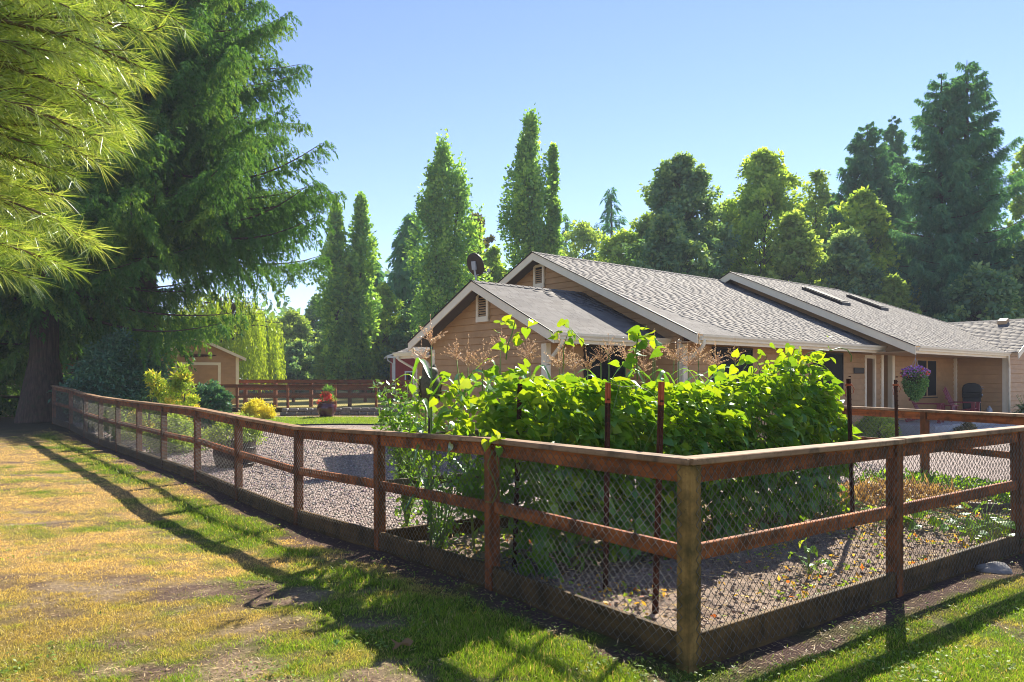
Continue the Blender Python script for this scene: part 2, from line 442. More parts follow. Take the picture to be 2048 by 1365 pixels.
def bil(A, B, C, E):
    def f(u, v):
        p = [np.array(q) for q in (A, B, C, E)]
        X = p[0][0]*(1-u)*(1-v)+p[1][0]*u*(1-v)+p[2][0]*u*v+p[3][0]*(1-u)*v
        D = p[0][1]*(1-u)*(1-v)+p[1][1]*u*(1-v)+p[2][1]*u*v+p[3][1]*(1-u)*v
        return X, D
    return f
SOIL_Q = ((1.0, 4.28), (6.72, 8.45), (5.4, 11.6), (-1.25, 7.42))
def soil_col(X, D):
    q = fbm(X*2, D*2, 31)[..., None]; q2 = vnoise(X*14, D*14, 8)[..., None]
    c = np.array((.20, .155, .125))*(1-q)+np.array((.36, .29, .225))*q
    return c*(.75+.5*q2)
sheet("garden_soil", bil(*SOIL_Q), 170, 130, M['ground'], .022, soil_col, .05)

def lawn_pf(u, v):
    X = -12.2+u*10.2; d0 = 22.3+1.9*ss(-11, -5.5, X); d1 = 27.4+.5*np.sin((X+12)*.35); return X, d0+(d1-d0)*v
def inner_lawn_col(X, D):
    q = fbm(X*.8, D*1.2, 41)[..., None]; return np.array((.10, .19, .015))*(1-q)+np.array((.19, .24, .03))*q
sheet("inner_lawn", lawn_pf, 60, 40, M['ground'], .024, inner_lawn_col)
# dark plastic edging along the near side of that lawn
mb = MB(); pts = []
for k in range(40):
    X = -12.2+k/39*10.2; d0 = 22.3+1.9*float(ss(-11, -5.5, X))-.05; pts.append((X, d0, gz(X, d0)+.03))
mb.tube(pts, .035, 5)
tag(mb.build("lawn_edging", M['black'], smooth=True), "black plastic edging along the small lawn beside the gravel", "edging")

# ------------------------------------------------------------------ fences
def beam_obj(name, p0, p1, wd, ht, mat, parent, bevel=.004, jit=0):
    """a board from p0 to p1; its mesh lies along local x so the grain follows it"""
    p0 = Vector(p0); p1 = Vector(p1); L = (p1-p0).length; x = (p1-p0).normalized()
    y = Vector((0, 0, 1)).cross(x).normalized(); z = x.cross(y)
    me = MB().box(0, -wd/2, -ht/2, L, wd/2, ht/2).mesh(name, mat, bevel=bevel)
    o = link(name, me, None, parent)
    m = Matrix((x, y, z)).transposed().to_4x4(); m.translation = p0-(parent.location if parent else Vector())
    if jit: m = m @ Matrix.Rotation(random.uniform(-jit, jit), 4, 'X')
    o.matrix_local = m; return o

def post_mesh(name, h, wd, mat):
    b = MB().box(-wd/2, -wd/2, -.15, wd/2, wd/2, h); return b.mesh(name, mat, bevel=.005)

def chain_mesh(L, H, cw, wire, sides=3, name="chain_link_mesh"):
    hw = cw/2; nw = int(L/hw); ns = int(H/hw); V = []; F = []; base = 0
    k = np.arange(ns+1); ang = 2*math.pi*np.arange(sides)/sides
    for j in range(nw):
        side = (k+j) % 2
        x = j*hw+hw*side; y = (side-.5)*wire*1.6; z = k*hw
        ring = np.stack([x[:, None]+wire*np.cos(ang)[None], y[:, None]+wire*np.sin(ang)[None], np.repeat(z[:, None], sides, 1)], -1)
        V.append(ring.reshape(-1, 3))
        a = base+np.arange(ns)[:, None]*sides+np.arange(sides)[None]; b = base+np.arange(ns)[:, None]*sides+(np.arange(sides)[None]+1) % sides
        F.append(np.stack([a, b, b+sides, a+sides], -1).reshape(-1, 4)); base += (ns+1)*sides
    return big_mesh(name, np.concatenate(V), np.concatenate(F), M['galv'])

POST_H = 1.165
PM = post_mesh("post", POST_H, .092, M['wood_post']); PMC = post_mesh("post", POST_H, .10, M['wood_corner'])
CL2 = chain_mesh(2.0, 1.14, .066, .0027)

def fence_run(name, label, pts, out_sign, zs=None, cap=True, kick=True, mesh=CL2, mesh_len=2.0, corner0=False, top=True, pm=PM, posts=None, group=None,
              rail='wood_rail', capm='wood_cap', last=True):
    p3 = [Vector((x, d, (gz(x, d) if zs is None else zs[i]))) for i, (x, d) in enumerate(pts)]
    root = thing(name, label, "fence", p3[0], 0, group)
    for i, p in enumerate(p3):
        if posts is not None and i not in posts: continue
        if i == len(p3)-1 and not last: continue
        q = p3[i+1]-p if i < len(p3)-1 else p-p3[i-1]
        o = link("post", PMC if (corner0 and i == 0) else pm, None, root)
        o.location = p-root.location; a = math.atan2(q.y, q.x)
        if corner0 and i == 0: o["label"] = "corner post green with algae"
        o.rotation_euler = (random.uniform(-.008, .008), random.uniform(-.008, .008), a+random.uniform(-.03, .03))
    for i in range(len(p3)-1):
        a, b = p3[i], p3[i+1]; d = (b-a).normalized(); nr = Vector((-d.y, d.x, 0)).normalized()*out_sign
        up = Vector((0, 0, 1)); e = .046*d
        if cap:
            j = [random.uniform(-.006, .006) for _ in range(4)]
            off = nr*.012
            beam_obj("cap_board", a+up*(POST_H+.020+j[0]*.5)+off+nr*j[1]-d*(.06 if i == 0 else -.002), b+up*(POST_H+.020+j[2]*.5)+off+nr*j[3]-d*.002, .142, .038, M[capm], root, .005, .02)
        if top: beam_obj("top_rail", a+up*(POST_H-.055)+e, b+up*(POST_H-.055)-e, .04, .105, M[rail], root)
        beam_obj("mid_rail", a+up*(.655+random.uniform(-.01, .01))+e, b+up*(.655+random.uniform(-.01, .01))-e, .04, .092, M[rail], root)
        if kick: beam_obj("kickboard", a+up*.080+nr*.012+e, b+up*.080+nr*.012-e, .04, .22, M['wood_kick'], root)
        if mesh is not None:
            o = link("chain_link_mesh", mesh, None, root); L = (b-a).length
            s = a+nr*.056+up*.03
            x = (b-a).normalized(); y = Vector((0, 0, 1)).cross(x).normalized(); z = x.cross(y)
            m = Matrix((x*(L/mesh_len), y, z)).transposed().to_4x4(); m.translation = s-root.location; o.matrix_local = m
    return root

fence_run("rail_fence", "long dark red rail fence with chain link curving away beside the dry lawn", FL, 1, corner0=True)
CL24 = chain_mesh(2.37, 1.14, .066, .0027)
fence_run("rail_fence", "dark red rail fence with chain link running right from the mossy corner post", FR, -1, mesh=CL24, mesh_len=2.37,
          posts=[1, 2, 3, 4])
# the garden's right hand return fence, gravel drive behind it
BK = [(6.79, 9.2), (6.19, 11.0), (5.42, 13.1), (4.7, 15.0)]
fence_run("rail_fence", "reddish rail fence with chain link between vegetable garden and gravel drive", BK, -1, kick=False, mesh=chain_mesh(2.0, 1.1, .075, .0022))
# inner return behind the corn
BI = [(-1.34, 7.45), (-.2, 8.28), (.95, 9.12), (2.1, 9.96)]
fence_run("rail_fence", "low brown board fence behind the corn stalks", BI, 1, cap=False, top=True, mesh=None, kick=True, rail='wood_grey', posts=[1, 2, 3])
# far chain link fence in front of the paddock
CLF = chain_mesh(2.2, 1.1, .10, .004)
FF = [(x, 32.0+.012*(x+9)) for x in (-20.8, -18.6, -16.4, -14.2, -11.97, -9.77, -7.7, -5.93, -3.9)]
fence_run("rail_fence", "distant orange brown rail fence with chain link in front of the paddock", FF, -1, mesh=CLF, mesh_len=2.2, kick=True,
          pm=post_mesh("post", POST_H, .10, M['wood_far_post']), rail='wood_far', capm='wood_far')
# board fences of the paddock
def board_fence(label, D, xs, h, z0=None):
    pts = [Vector((x, D, gz(x, D))) for x in xs]; root = thing("board_fence", label, "fence", pts[0])
    for p in pts:
        o = link("post", post_mesh("post", h, .17, M['wood_far']), None, root); o.location = p-root.location
    for a, b in zip(pts[:-1], pts[1:]):
        for zc, hh in ((h-.06, .17), (h*.68, .15), (h*.40, .15)):
            beam_obj("rail_board", a+Vector((0, -.11, zc)), b+Vector((0, -.11, zc)), .045, hh, M['wood_far'], root)
    return root
board_fence("dark brown four foot paddock fence of broad boards behind the chain link", 38, [-15.4, -13.8, -12.25, -10.4, -8.4, -6.3, -4.2, -2.1], 1.38)
board_fence("second brown board fence further back across the paddock", 46, [-18, -15.8, -13.7, -11.5, -9.2, -6.8, -4.4], 1.30)

# ------------------------------------------------------------------ the house (local u along the front, v to the back)
HU = Vector((.767, .641)); H_ANG = math.atan2(.641, .767)
house = thing("house", "single storey tan house with grey shingle roofs and covered porch", "house", (3.84, 15.2, 0), H_ANG)
def hw(u, v, z=0):
    c, s_ = math.cos(H_ANG), math.sin(H_ANG); return Vector((3.84+u*c-v*s_, 15.2+u*s_+v*c, z))

SHINGLES = []
def interval(poly, b):
    xs = []
    for (a0, b0), (a1, b1) in zip(poly, poly[1:]+poly[:1]):
        if (b0 <= b < b1) or (b1 <= b < b0): xs.append(a0+(a1-a0)*(b-b0)/(b1-b0))
    return (min(xs), max(xs)) if len(xs) >= 2 else None

def roof(label, o, ad, bd, pitch, poly, shingle=True, thick=.10, parent=house):
    """o: eave origin (local), ad: direction along the eave, bd: horizontal direction up the slope, poly: (a, b) horizontal"""
    o = Vector(o); ad = Vector(ad); bd = Vector(bd)
    def P(a, b, h=0): return o+ad*a+bd*b+Vector((0, 0, pitch*b+h))
    mb = MB().slab([P(a, b, -thick) for a, b in poly], (0, 0, thick))
    r = mb.build("roof", M['soffit'] if shingle else M['roof'], parent)
    if label: r["label"] = label
    if not shingle: return r
    ex = .135/math.sqrt(1+pitch**2); b = -.02; bmax = max(p[1] for p in poly); row = 0
    while b < bmax:
        iv = interval(poly, max(b+ex*.5, .01))
        if iv:
            a = iv[0]-.012; end = iv[1]+.012; a -= random.uniform(0, .3)
            while a < end:
                wdt = random.choice((.17, .25, .33, .33)); a0 = max(a, iv[0]-.012); a1 = min(a+wdt-.006, end)
                if a1-a0 > .03:
                    t0 = random.choice((.005, .006)); t1 = .003; b0 = b; b1 = b+ex*1.12
                    if b1 > bmax: b1 = bmax
                    SHINGLES.append((r, [P(a0, b0, .001), P(a1, b0, .001), P(a1, b1, .001), P(a0, b1, .001), P(a0, b0, t0), P(a1, b0, t0), P(a1, b1, t1+.003), P(a0, b1, t1+.003)]))
                a += wdt
        b += ex; row += 1
    return r

PT = .463
U_ = (1, 0, 0); V_ = (0, 1, 0)
R1 = roof("broad grey shingle slope over the middle of the house", (0, 0, 2.60), U_, V_, PT, [(0, 0), (8.78, 0), (8.78, 5.12), (0, 5.12)])
roof(None, (0, 10.24, 2.60), U_, (0, -1, 0), PT, [(0, 0), (8.78, 0), (8.78, 5.12), (0, 5.12)], False)
WE = 1.12; WU = -3.02; WZ = 2.565; WP = .481
R2 = roof("small grey shingle slope over the front wing", (0, WE, WZ), U_, V_, WP, [(WU, 0), (.43, 0), (.43, 2.6), (WU, 2.6)])
roof(None, (0, WE+5.2, WZ), U_, (0, -1, 0), WP, [(WU, 0), (.43, 0), (.43, 2.6), (WU, 2.6)], False)
SE = -1.04; SZ = 2.56; SP = .459
R3 = roof("long grey shingle slope with two skylights over the porch side", (0, SE, SZ), U_, V_, SP, [(8.2, 0), (15.55, 0), (18.35, 2.78), (15.4, 5.68), (8.2, 5.68)])
roof(None, (0, SE+11.36, SZ), U_, (0, -1, 0), SP, [(8.2, 0), (21, 0), (15.4, 5.68), (8.2, 5.68)], False)
R4 = roof("grey shingle slope of the right hand garage wing", (15.55, 0, SZ), V_, U_, SP, [(-1.35, 0), (SE, 0), (1.74, 2.78), (-1.35, 2.78)])
roof(None, (21.15, 0, SZ), V_, (-1, 0, 0), SP, [(-1.35, 0), (6, 0), (1.74, 2.78), (-1.35, 2.78)], False)
R5 = roof("little rear roof at the back corner", (-.75, 0, 2.50), V_, U_, .36, [(9.0, 0), (10.75, 0), (10.75, 2.2), (9.0, 2.2)])
roof(None, (0, 10.75, 2.5), U_, (0, -1, 0), .36, [(-.6, 0), (3, 0), (3, 1.2), (-.1, .6)], False)
# the two slabs that close the second roof's right side
# shingles: the 300 that show largest are pieces, the rest one part
def _size(s):
    c = sum((p for p in s[1]), Vector())/8; wc = hw(c.x, c.y, c.z); return -(wc-Vector((0, 0, CAM_H))).length
SHINGLES.sort(key=_size, reverse=True)
for r, p in SHINGLES[:300]:
    MB().hexa(p).build("shingle", M['roof'], r)
V = np.array([[tuple(q) for q in p] for r, p in SHINGLES[300:]]).reshape(-1, 3); n = len(SHINGLES)-300
F0 = np.array([(3, 2, 1, 0), (4, 5, 6, 7), (0, 1, 5, 4), (1, 2, 6, 5), (2, 3, 7, 6), (3, 0, 4, 7)])
F = (np.arange(n)[:, None, None]*8+F0[None]).reshape(-1, 4)
o = link("shingles", big_mesh("shingles", V, F, M['roof'], tint=np.repeat(RNG.random(n), 8)), None, house); o["kind"] = "stuff"
# ridge caps: bent pieces that follow both slopes
def ridge(a, b, side, pt):
    a = Vector(a); b = Vector(b); sd = Vector(side); k = max(1, int((b-a).length/.2)); mb = MB(); up = Vector((0, 0, 1))
    for i in range(k):
        p = a.lerp(b, i/k); q = a.lerp(b, min(1, (i+1.1)/k))
        for s_ in (1, -1):
            e = sd*s_*.13-up*.13*pt
            mb.hexa([p+up*.012, p+e+up*.012, q+e+up*.006, q+up*.006, p+up*.024, p+e+up*.024, q+e+up*.014, q+up*.014])
    o = mb.build("ridge_cap", M['roof'], house); o["kind"] = "stuff"
ridge((0, 5.12, 2.6+5.12*PT), (8.3, 5.12, 2.6+5.12*PT), (0, 1, 0), PT)
ridge((WU, WE+2.6, WZ+2.6*WP), (.43, WE+2.6, WZ+2.6*WP), (0, 1, 0), WP)
ridge((8.2, SE+5.68, SZ+5.68*SP), (15.4, SE+5.68, SZ+5.68*SP), (0, 1, 0), SP)
ridge((15.4, SE+5.68, SZ+5.68*SP), (18.35, 1.74, SZ+2.78*SP), (.7, .7, 0), .33)
ridge((18.35, 1.74, SZ+2.78*SP), (18.35, -1.35, SZ+2.78*SP), (1, 0, 0), SP)

def wall(label, o, ad, nr, L, zfun, z0, z1, exposure=.155, thick=.12, mat='siding', boards=True, zmin_fun=None, parent=house):
    """o: local start at z=0, ad: unit along, nr: unit outward; zfun(z) -> (a0, a1) kept at height z; backing built from samples"""
    o = Vector(o); ad = Vector(ad); nr = Vector(nr); up = Vector((0, 0, 1))
    zs = np.linspace(z0, z1, 24); lo = []; hi = []
    for z in zs:
        iv = zfun(z)
        if iv and iv[1]-iv[0] > .01: lo.append((iv[0], z)); hi.append((iv[1], z))
    poly = lo+hi[::-1]
    mb = MB().slab([o+ad*a+up*z-nr*thick for a, z in poly], nr*thick)
    wl = mb.build("wall", M[mat], parent)
    if label: wl["label"] = label
    if boards:
        z = z0; k = 0
        while z < z1-.02:
            zt = min(z+exposure, z1); z += .013
            i0 = zfun(z+.004); i1 = zfun(zt-.004)
            if i0 is None and i1 is None: z = zt; continue
            i0 = i0 or i1; i1 = i1 or i0
            if max(i0[1]-i0[0], i1[1]-i1[0]) > .05:
                a0, a1 = i0; c0, c1 = i1
                if a1 < a0: a0 = a1 = (c0+c1)/2
                if c1 < c0: c0 = c1 = (a0+a1)/2
                e = .0015; p = [o+ad*a0+up*z+nr*e, o+ad*a1+up*z+nr*e, o+ad*a1+up*z+nr*.032, o+ad*a0+up*z+nr*.032,
                                o+ad*c0+up*(zt+.001)+nr*e, o+ad*c1+up*(zt+.001)+nr*e, o+ad*c1+up*(zt+.001)+nr*.010, o+ad*c0+up*(zt+.001)+nr*.010]
                MB().hexa(p).build("siding_board", M[mat], wl)
            z = zt
    return wl
def rect(a0, a1): return lambda z: (a0, a1)

NU = (-1, 0, 0); NV = (0, -1, 0)
# main front wall, in two stretches beside the recessed door
wall("front wall with two dark windows", (.45, .7, 0), U_, NV, 8.6, rect(0, 8.6), .12, 2.58)
wall(None, (9.75, .7, 0), U_, NV, .5, rect(0, .5), .12, 2.58, boards=True)
wall(None, (9.05, .7, 0), U_, NV, .7, rect(0, .7), 2.36, 2.58, boards=True)
# main gable end
def gab(v0, v1, base, c, top, pt):
    def f(z):
        if z <= base: return (v0, v1)
        h = (top-z)/pt; a = max(v0, c-h); b = min(v1, c+h); return (a, b) if b > a else None
    return f
wall("gable end of the main roof", (.45, 0, 0), V_, NU, 9, gab(.7, 9.54, 2.5, 5.12, 2.5+5.12*PT, PT), .12, 2.5+5.12*PT)
# front wing gable and its right side
wall("gable end of the front wing", (-2.57, 0, 0), V_, NU, 4.1, gab(1.82, 5.94, 2.2, WE+2.6, WZ+2.6*WP-.1, WP), .12, WZ+2.6*WP-.1)
wall("side wall of the front wing", (-2.57, 1.82, 0), U_, NV, 3.0, rect(0, 3.0), .12, 2.62)
# raised strip of gable between the two big roofs
def upgab(z):
    a = max((z-(SZ-.10))/SP+SE, -.6); b = (z-2.60)/PT-.02
    b = min(b, SE+5.68); b = max(b, a) if z > 2.6 else .7
    return (a, b) if b-a > .03 else None
wall("narrow wall between the two roofs", (8.64, 0, 0), V_, NU, 5, upgab, 2.45, SZ+5.68*SP-.1, thick=.06)
# alcove, porch back wall, garage wing
wall(None, (10.25, 2.0, 0), U_, NV, .7, rect(0, .7), .2, 2.6, boards=True)
wall(None, (10.9, .7, 0), V_, NU, 1.3, rect(0, 1.3), .2, 2.6)
wall("porch back wall", (10.9, .7, 0), U_, NV, 5.1, rect(0, 5.1), .2, 2.75)
wall("side wall of the garage wing on the porch", (16.0, -.9, 0), V_, NU, 1.6, rect(0, 1.6), .12, 2.72)
wall("front of the garage wing", (16.0, -.9, 0), U_, NV, 4.7, gab(0, 4.7, 2.4, 2.35, 2.40+2.4*SP+.05, SP), .0, 3.5)
wall(None, (-.35, 10.2, 0), U_, (0, 1, 0), 3, rect(0, 3), .1, 2.5, boards=False)
wall("rear corner wall", (-.35, 8.6, 0), V_, NU, 1.6, rect(0, 1.6), .1, 2.5)
wall(None, (8.5, 10.0, 0), V_, (1, 0, 0), .2, rect(0, .2), .1, 2.5, boards=False)
# foundation
MB().box(.5, .76, -.3, 10.2, 9.4, .13).box(-2.5, 1.88, -.3, .5, 5.88, .13).box(16.06, -.84, -.3, 20.6, 8, .13).build("foundation", M['concrete'], house)
# soffits that close the eaves (thin boxes set under the roof slabs)
MB().box(.02, .06, 2.44, 8.6, .68, 2.462).build("soffit", M['soffit'], house)
MB().box(WU+.05, WE+.06, 2.40, .40, 1.80, 2.422).build("soffit", M['soffit'], house)
MB().box(8.25, SE+.06, 2.40, 15.95, .66, 2.422).build("soffit", M['soffit'], house)
MB().box(15.62, -1.3, 2.40, 15.98, .6, 2.425).build("soffit", M['soffit'], house)

def rake(p0, p1, nr, h=.20, drop=.06):
    """barge board along a gable edge, p0 low, p1 high (roof surface points)"""
    p0 = Vector(p0); p1 = Vector(p1); nr = Vector(nr); up = Vector((0, 0, 1))
    a = nr*.002; b = nr*.034
    q = [p0+a-up*h, p0+b-up*h, p1+b-up*h, p1+a-up*h, p0+a-up*.0, p0+b-up*.0, p1+b-up*.0, p1+a-up*.0]
    MB().hexa(q).build("rake_board", M['trim'], house)
    q = [p0+b-up*.005, p0+b+nr*.02-up*.005, p1+b+nr*.02-up*.005, p1+b-up*.005, p0+b+up*.022, p0+b+nr*.02+up*.022, p1+b+nr*.02+up*.022, p1+b+up*.022]
    MB().hexa(q).build("drip_edge", M['frame_dark'], house)
def zr(b, z, p): return z+b*p
rake((0, -.02, 2.59), (0, 5.12, zr(5.12, 2.6, PT)), NU); rake((0, 10.26, 2.59), (0, 5.12, zr(5.12, 2.6, PT)), NU)
rake((WU, WE-.02, WZ-.01), (WU, WE+2.6, zr(2.6, WZ, WP)), NU); rake((WU, WE+5.22, WZ-.01), (WU, WE+2.6, zr(2.6, WZ, WP)), NU)
rake((8.2, SE-.02, SZ-.01), (8.2, SE+5.68, zr(5.68, SZ, SP)), NU, .23); rake((8.2, SE+11.38, SZ-.01), (8.2, SE+5.68, zr(5.68, SZ, SP)), NU, .23)
rake((15.53, -1.35, SZ-.01), (18.35, -1.35, zr(2.8, SZ, SP)), NV); rake((21.17, -1.35, SZ-.01), (18.35, -1.35, zr(2.8, SZ, SP)), NV)

def gutter(p0, p1, out):
    """K style gutter; p0, p1 roof eave points, out = outward direction"""
    p0 = Vector(p0); p1 = Vector(p1); out = Vector(out); up = Vector((0, 0, 1))
    prof = [(.0, -.13), (.075, -.13), (.085, -.09), (.12, -.05), (.125, -.005), (.11, -.005), (.105, -.04), (.0, -.04)]
    vs = [p+out*a+up*b for p in (p0, p1) for a, b in prof]; n = len(prof)
    fs = [(i, (i+1) % n, (i+1) % n+n, i+n) for i in range(n)]+[tuple(range(n)), tuple(reversed(range(n, 2*n)))]
    MB().add(vs, fs).build("gutter", M['gutter'], house)
    q0, q1 = p0-out*.024, p1-out*.024
    MB().hexa([q0-up*.20, q0-up*.20+out*.022, q1-up*.20+out*.022, q1-up*.20, q0-up*.03, q0-up*.03+out*.022, q1-up*.03+out*.022, q1-up*.03]).build("fascia", M['trim'], house)
gutter((.04, -.004, 2.6), (8.70, -.004, 2.6), NV)
gutter((WU+.04, WE-.004, WZ), (.60, WE-.004, WZ), NV)
gutter((8.24, SE-.004, SZ), (15.55, SE-.004, SZ), NV)
gutter((-.754, 10.75, 2.5), (-.754, 8.9, 2.5), NU)

def spout(pts, r=.038):
    m = MB(); P = [Vector(p) for p in pts]
    # round the corners
    out = [P[0]]
    for i in range(1, len(P)-1):
        a = P[i]+(P[i-1]-P[i]).normalized()*min(.07, (P[i-1]-P[i]).length/2); b = P[i]+(P[i+1]-P[i]).normalized()*min(.07, (P[i+1]-P[i]).length/2)
        for t in (0, .33, .66, 1): out.append((a*(1-t)+P[i]*t)*(1-t)+(P[i]*(1-t)+b*t)*t)
    out.append(P[-1]); m.tube(out, r, 8); return m.build("downspout", M['gutter'], house, smooth=True)
spout([(.14, -.06, 2.49), (.14, -.06, 2.36), (.36, .58, 2.02), (.36, .62, 1.9), (.36, .62, .1)])
spout([(WU+.16, WE-.06, 2.45), (WU+.16, WE-.06, 2.34), (-2.62, 1.70, 2.02), (-2.62, 1.72, 1.9), (-2.62, 1.72, .1)])
spout([(15.5, SE-.06, 2.44), (15.5, SE-.06, 2.33), (15.92, -.99, 2.1), (15.93, -.99, 1.95), (15.93, -.99, .1)])
spout([(-.82, 10.5, 2.38), (-.82, 10.5, 2.28), (-.43, 10.22, 2.0), (-.43, 10.22, 1.9), (-.43, 10.22, .1)])
spout([(-2.9, 6.36, 2.44), (-2.9, 6.36, 2.3), (-2.66, 6.02, 2.05), (-2.66, 6.02, 1.9), (-2.66, 6.02, .1)])
spout([(8.62, -.06, 2.49), (8.62, -.06, 2.44), (8.72, .3, 2.4)])

def trim(x0, y0, z0, x1, y1, z1, name="corner_trim", mat='trim'): return MB().box(x0, y0, z0, x1, y1, z1).build(name, M[mat], house, bevel=.003)
trim(.415, .665, .1, .565, .725, 2.43); trim(.416, .725, .1, .476, .83, 2.52)
trim(-2.606, 1.784, .1, -2.48, 1.84, 2.4); trim(-2.605, 1.84, .1, -2.545, 1.94, 2.39); trim(-2.604, 5.84, .1, -2.545, 5.97, 2.39)
trim(9.04, .664, .1, 9.14, .73, 2.38, "door_trim"); trim(9.14, .665, 2.28, 9.66, .73, 2.379, "door_trim"); trim(9.66, .664, .1, 9.76, .73, 2.38, "door_trim")
trim(10.10, .655, .2, 10.26, .80, 2.42); trim(10.855, .655, .2, 11.03, .80, 2.42); trim(15.88, .60, .2, 15.99, .69, 2.42)
trim(15.965, -.936, .0, 16.10, -.86, 2.42); trim(15.964, -.86, .0, 16.02, -.78, 2.42); trim(-.39, 10.1, .1, -.33, 10.23, 2.42)
# recessed entry door, seen edge on in its alcove
d = MB().box(9.12, 1.05, .2, 9.70, 1.09, 2.28).build("door", M['door_red'], house)
MB().box(9.16, 1.035, .35, 9.64, 1.049, 1.0).box(9.16, 1.035, 1.12, 9.64, 1.049, 2.1).build("panel", M['door_red'], d)
MB().lathe([(.0, 0), (.03, .005), (.032, .03), (.0, .045)], 10, (9.57, 1.03, 1.02)).build("handle", M['steel'], d)
MB().box(9.0, .73, .2, 9.05, 1.1, 2.4).build("reveal", M['siding'], house); MB().box(9.74, .73, .2, 9.79, 1.1, 2.4).build("reveal", M['siding'], house)

def window(u0, u1, z0, z1, v, nz, axis='u', mullion=False, screen=True):
    """window in a wall facing -v at v"""
    y = v-.03
    f = MB(); t = .045
    f.box(u0-t, y-.03, z0-t, u1+t, y+.02, z0).box(u0-t, y-.03, z1, u1+t, y+.02, z1+t).box(u0-t, y-.03, z0, u0, y+.02, z1).box(u1, y-.03, z0, u1+t, y+.02, z1)
    if mullion: c = (u0+u1)/2; f.box(c-.04, y-.028, z0, c+.04, y+.02, z1)
    fr = f.build("window", M['frame_dark'] if not mullion else M['soffit'], house, bevel=.003)
    c = (u0+u1)/2
    if mullion:
        MB().box(u0, y-.014, z0, c-.04, y-.006, z1).build("pane", M['dark'], fr); MB().box(c+.04, y-.014, z0, u1, y-.006, z1).build("pane", M['dark'], fr)
    else: MB().box(u0, y-.012, z0, u1, y-.004, z1).build("pane", M['dark'], fr)
    MB().box(u0-t-.02, y-.05, z0-t-.03, u1+t+.02, y+.02, z0-t-.002).build("sill", M['frame_dark'], fr)
window(1.52, 3.05, 1.38, 2.36, .7, 0); window(6.08, 7.62, 1.38, 2.36, .7, 0); window(-1.47, -.25, 1.38, 2.34, 1.82, 0)
window(12.7, 14.25, 1.12, 2.28, .7, 0, mullion=True)

def vent(u, v0, v1, z0, z1):
    f = MB(); t = .07; x = u-.02
    f.box(x-.03, v0, z0, x+.02, v0+t, z1).box(x-.03, v1-t, z0, x+.02, v1, z1).box(x-.03, v0+t, z1-t, x+.02, v1-t, z1).box(x-.034, v0-.0, z0-.05, x+.02, v1, z0+t)
    r = f.build("gable_vent", M['trim'], house); MB().box(x+.005, v0+t, z0+t, x+.015, v1-t, z1-t).build("backing", M['black'], r)
    n = int((z1-z0-2*t)/.055)
    for i in range(n):
        z = z0+t+.01+i*.055; a = v0+t; b = v1-t
        MB().hexa([(x-.022, a, z), (x-.022, b, z), (x+.004, b, z+.03), (x+.004, a, z+.03), (x-.022, a, z+.008), (x-.022, b, z+.008), (x+.004, b, z+.038), (x+.004, a, z+.038)]).build("slat", M['soffit'], r)
def vent_at(u, pxl, pxr, yt, yb):
    """height and place on the gable plane u from where it shows"""
    vs = []
    for px in (pxl, pxr):
        k = (px-1024)/F_PX; a0 = hw(u, 0); a1 = hw(u, 1); vs.append((a0.x-k*a0.y)/((k*(a1.y-a0.y))-(a1.x-a0.x)))
    D = hw(u, sum(vs)/2).y; v0, v1 = sorted(vs); vent(u, v0, v1, CAM_H+(HOR-yb)*D/F_PX, CAM_H+(HOR-yt)*D/F_PX)
vent_at(-2.6, 955, 979, 584, 640); vent_at(.42, 1069, 1090, 530, 573)

def skylight(u, b0, b1, wd=.62):
    def P(a, b, h): return Vector((a, SE+b, SZ+SP*b+h))
    q = [(u, b0), (u+wd, b0), (u+wd, b1), (u, b1)]
    s_ = MB().hexa([P(a, b, .0) for a, b in q]+[P(a, b, .10) for a, b in q]).build("skylight", M['frame_dark'], house, bevel=.01)
    q = [(u+.06, b0+.06), (u+wd-.06, b0+.06), (u+wd-.06, b1-.06), (u+.06, b1-.06)]
    MB().hexa([P(a, b, .101) for a, b in q]+[P(a, b, .125) for a, b in q]).build("glass", M['dark'], s_)
skylight(11.0, 3.35, 4.75); skylight(14.0, 3.4, 4.65)
def RP(a, b, h): return Vector((15.55+b, a, SZ+SP*b+h))
q = [(-.35, 2.35), (-.05, 2.35), (-.05, 2.6), (-.35, 2.6)]
MB().hexa([RP(a, b, .0) for a, b in q]+[RP(a, b, .14) for a, b in q]).build("roof_vent", M['soffit'], house, bevel=.02)
# porch slab and steps
MB().box(9.0, -1.25, -.2, 15.95, 2.0, .38).build("porch_floor", M['concrete'], house, bevel=.01)
MB().box(10.0, -1.62, -.2, 14.9, -1.252, .25).build("step", M['concrete'], house, bevel=.01)
MB().box(10.0, -2.0, -.2, 14.9, -1.622, .12).build("step", M['concrete'], house, bevel=.01)
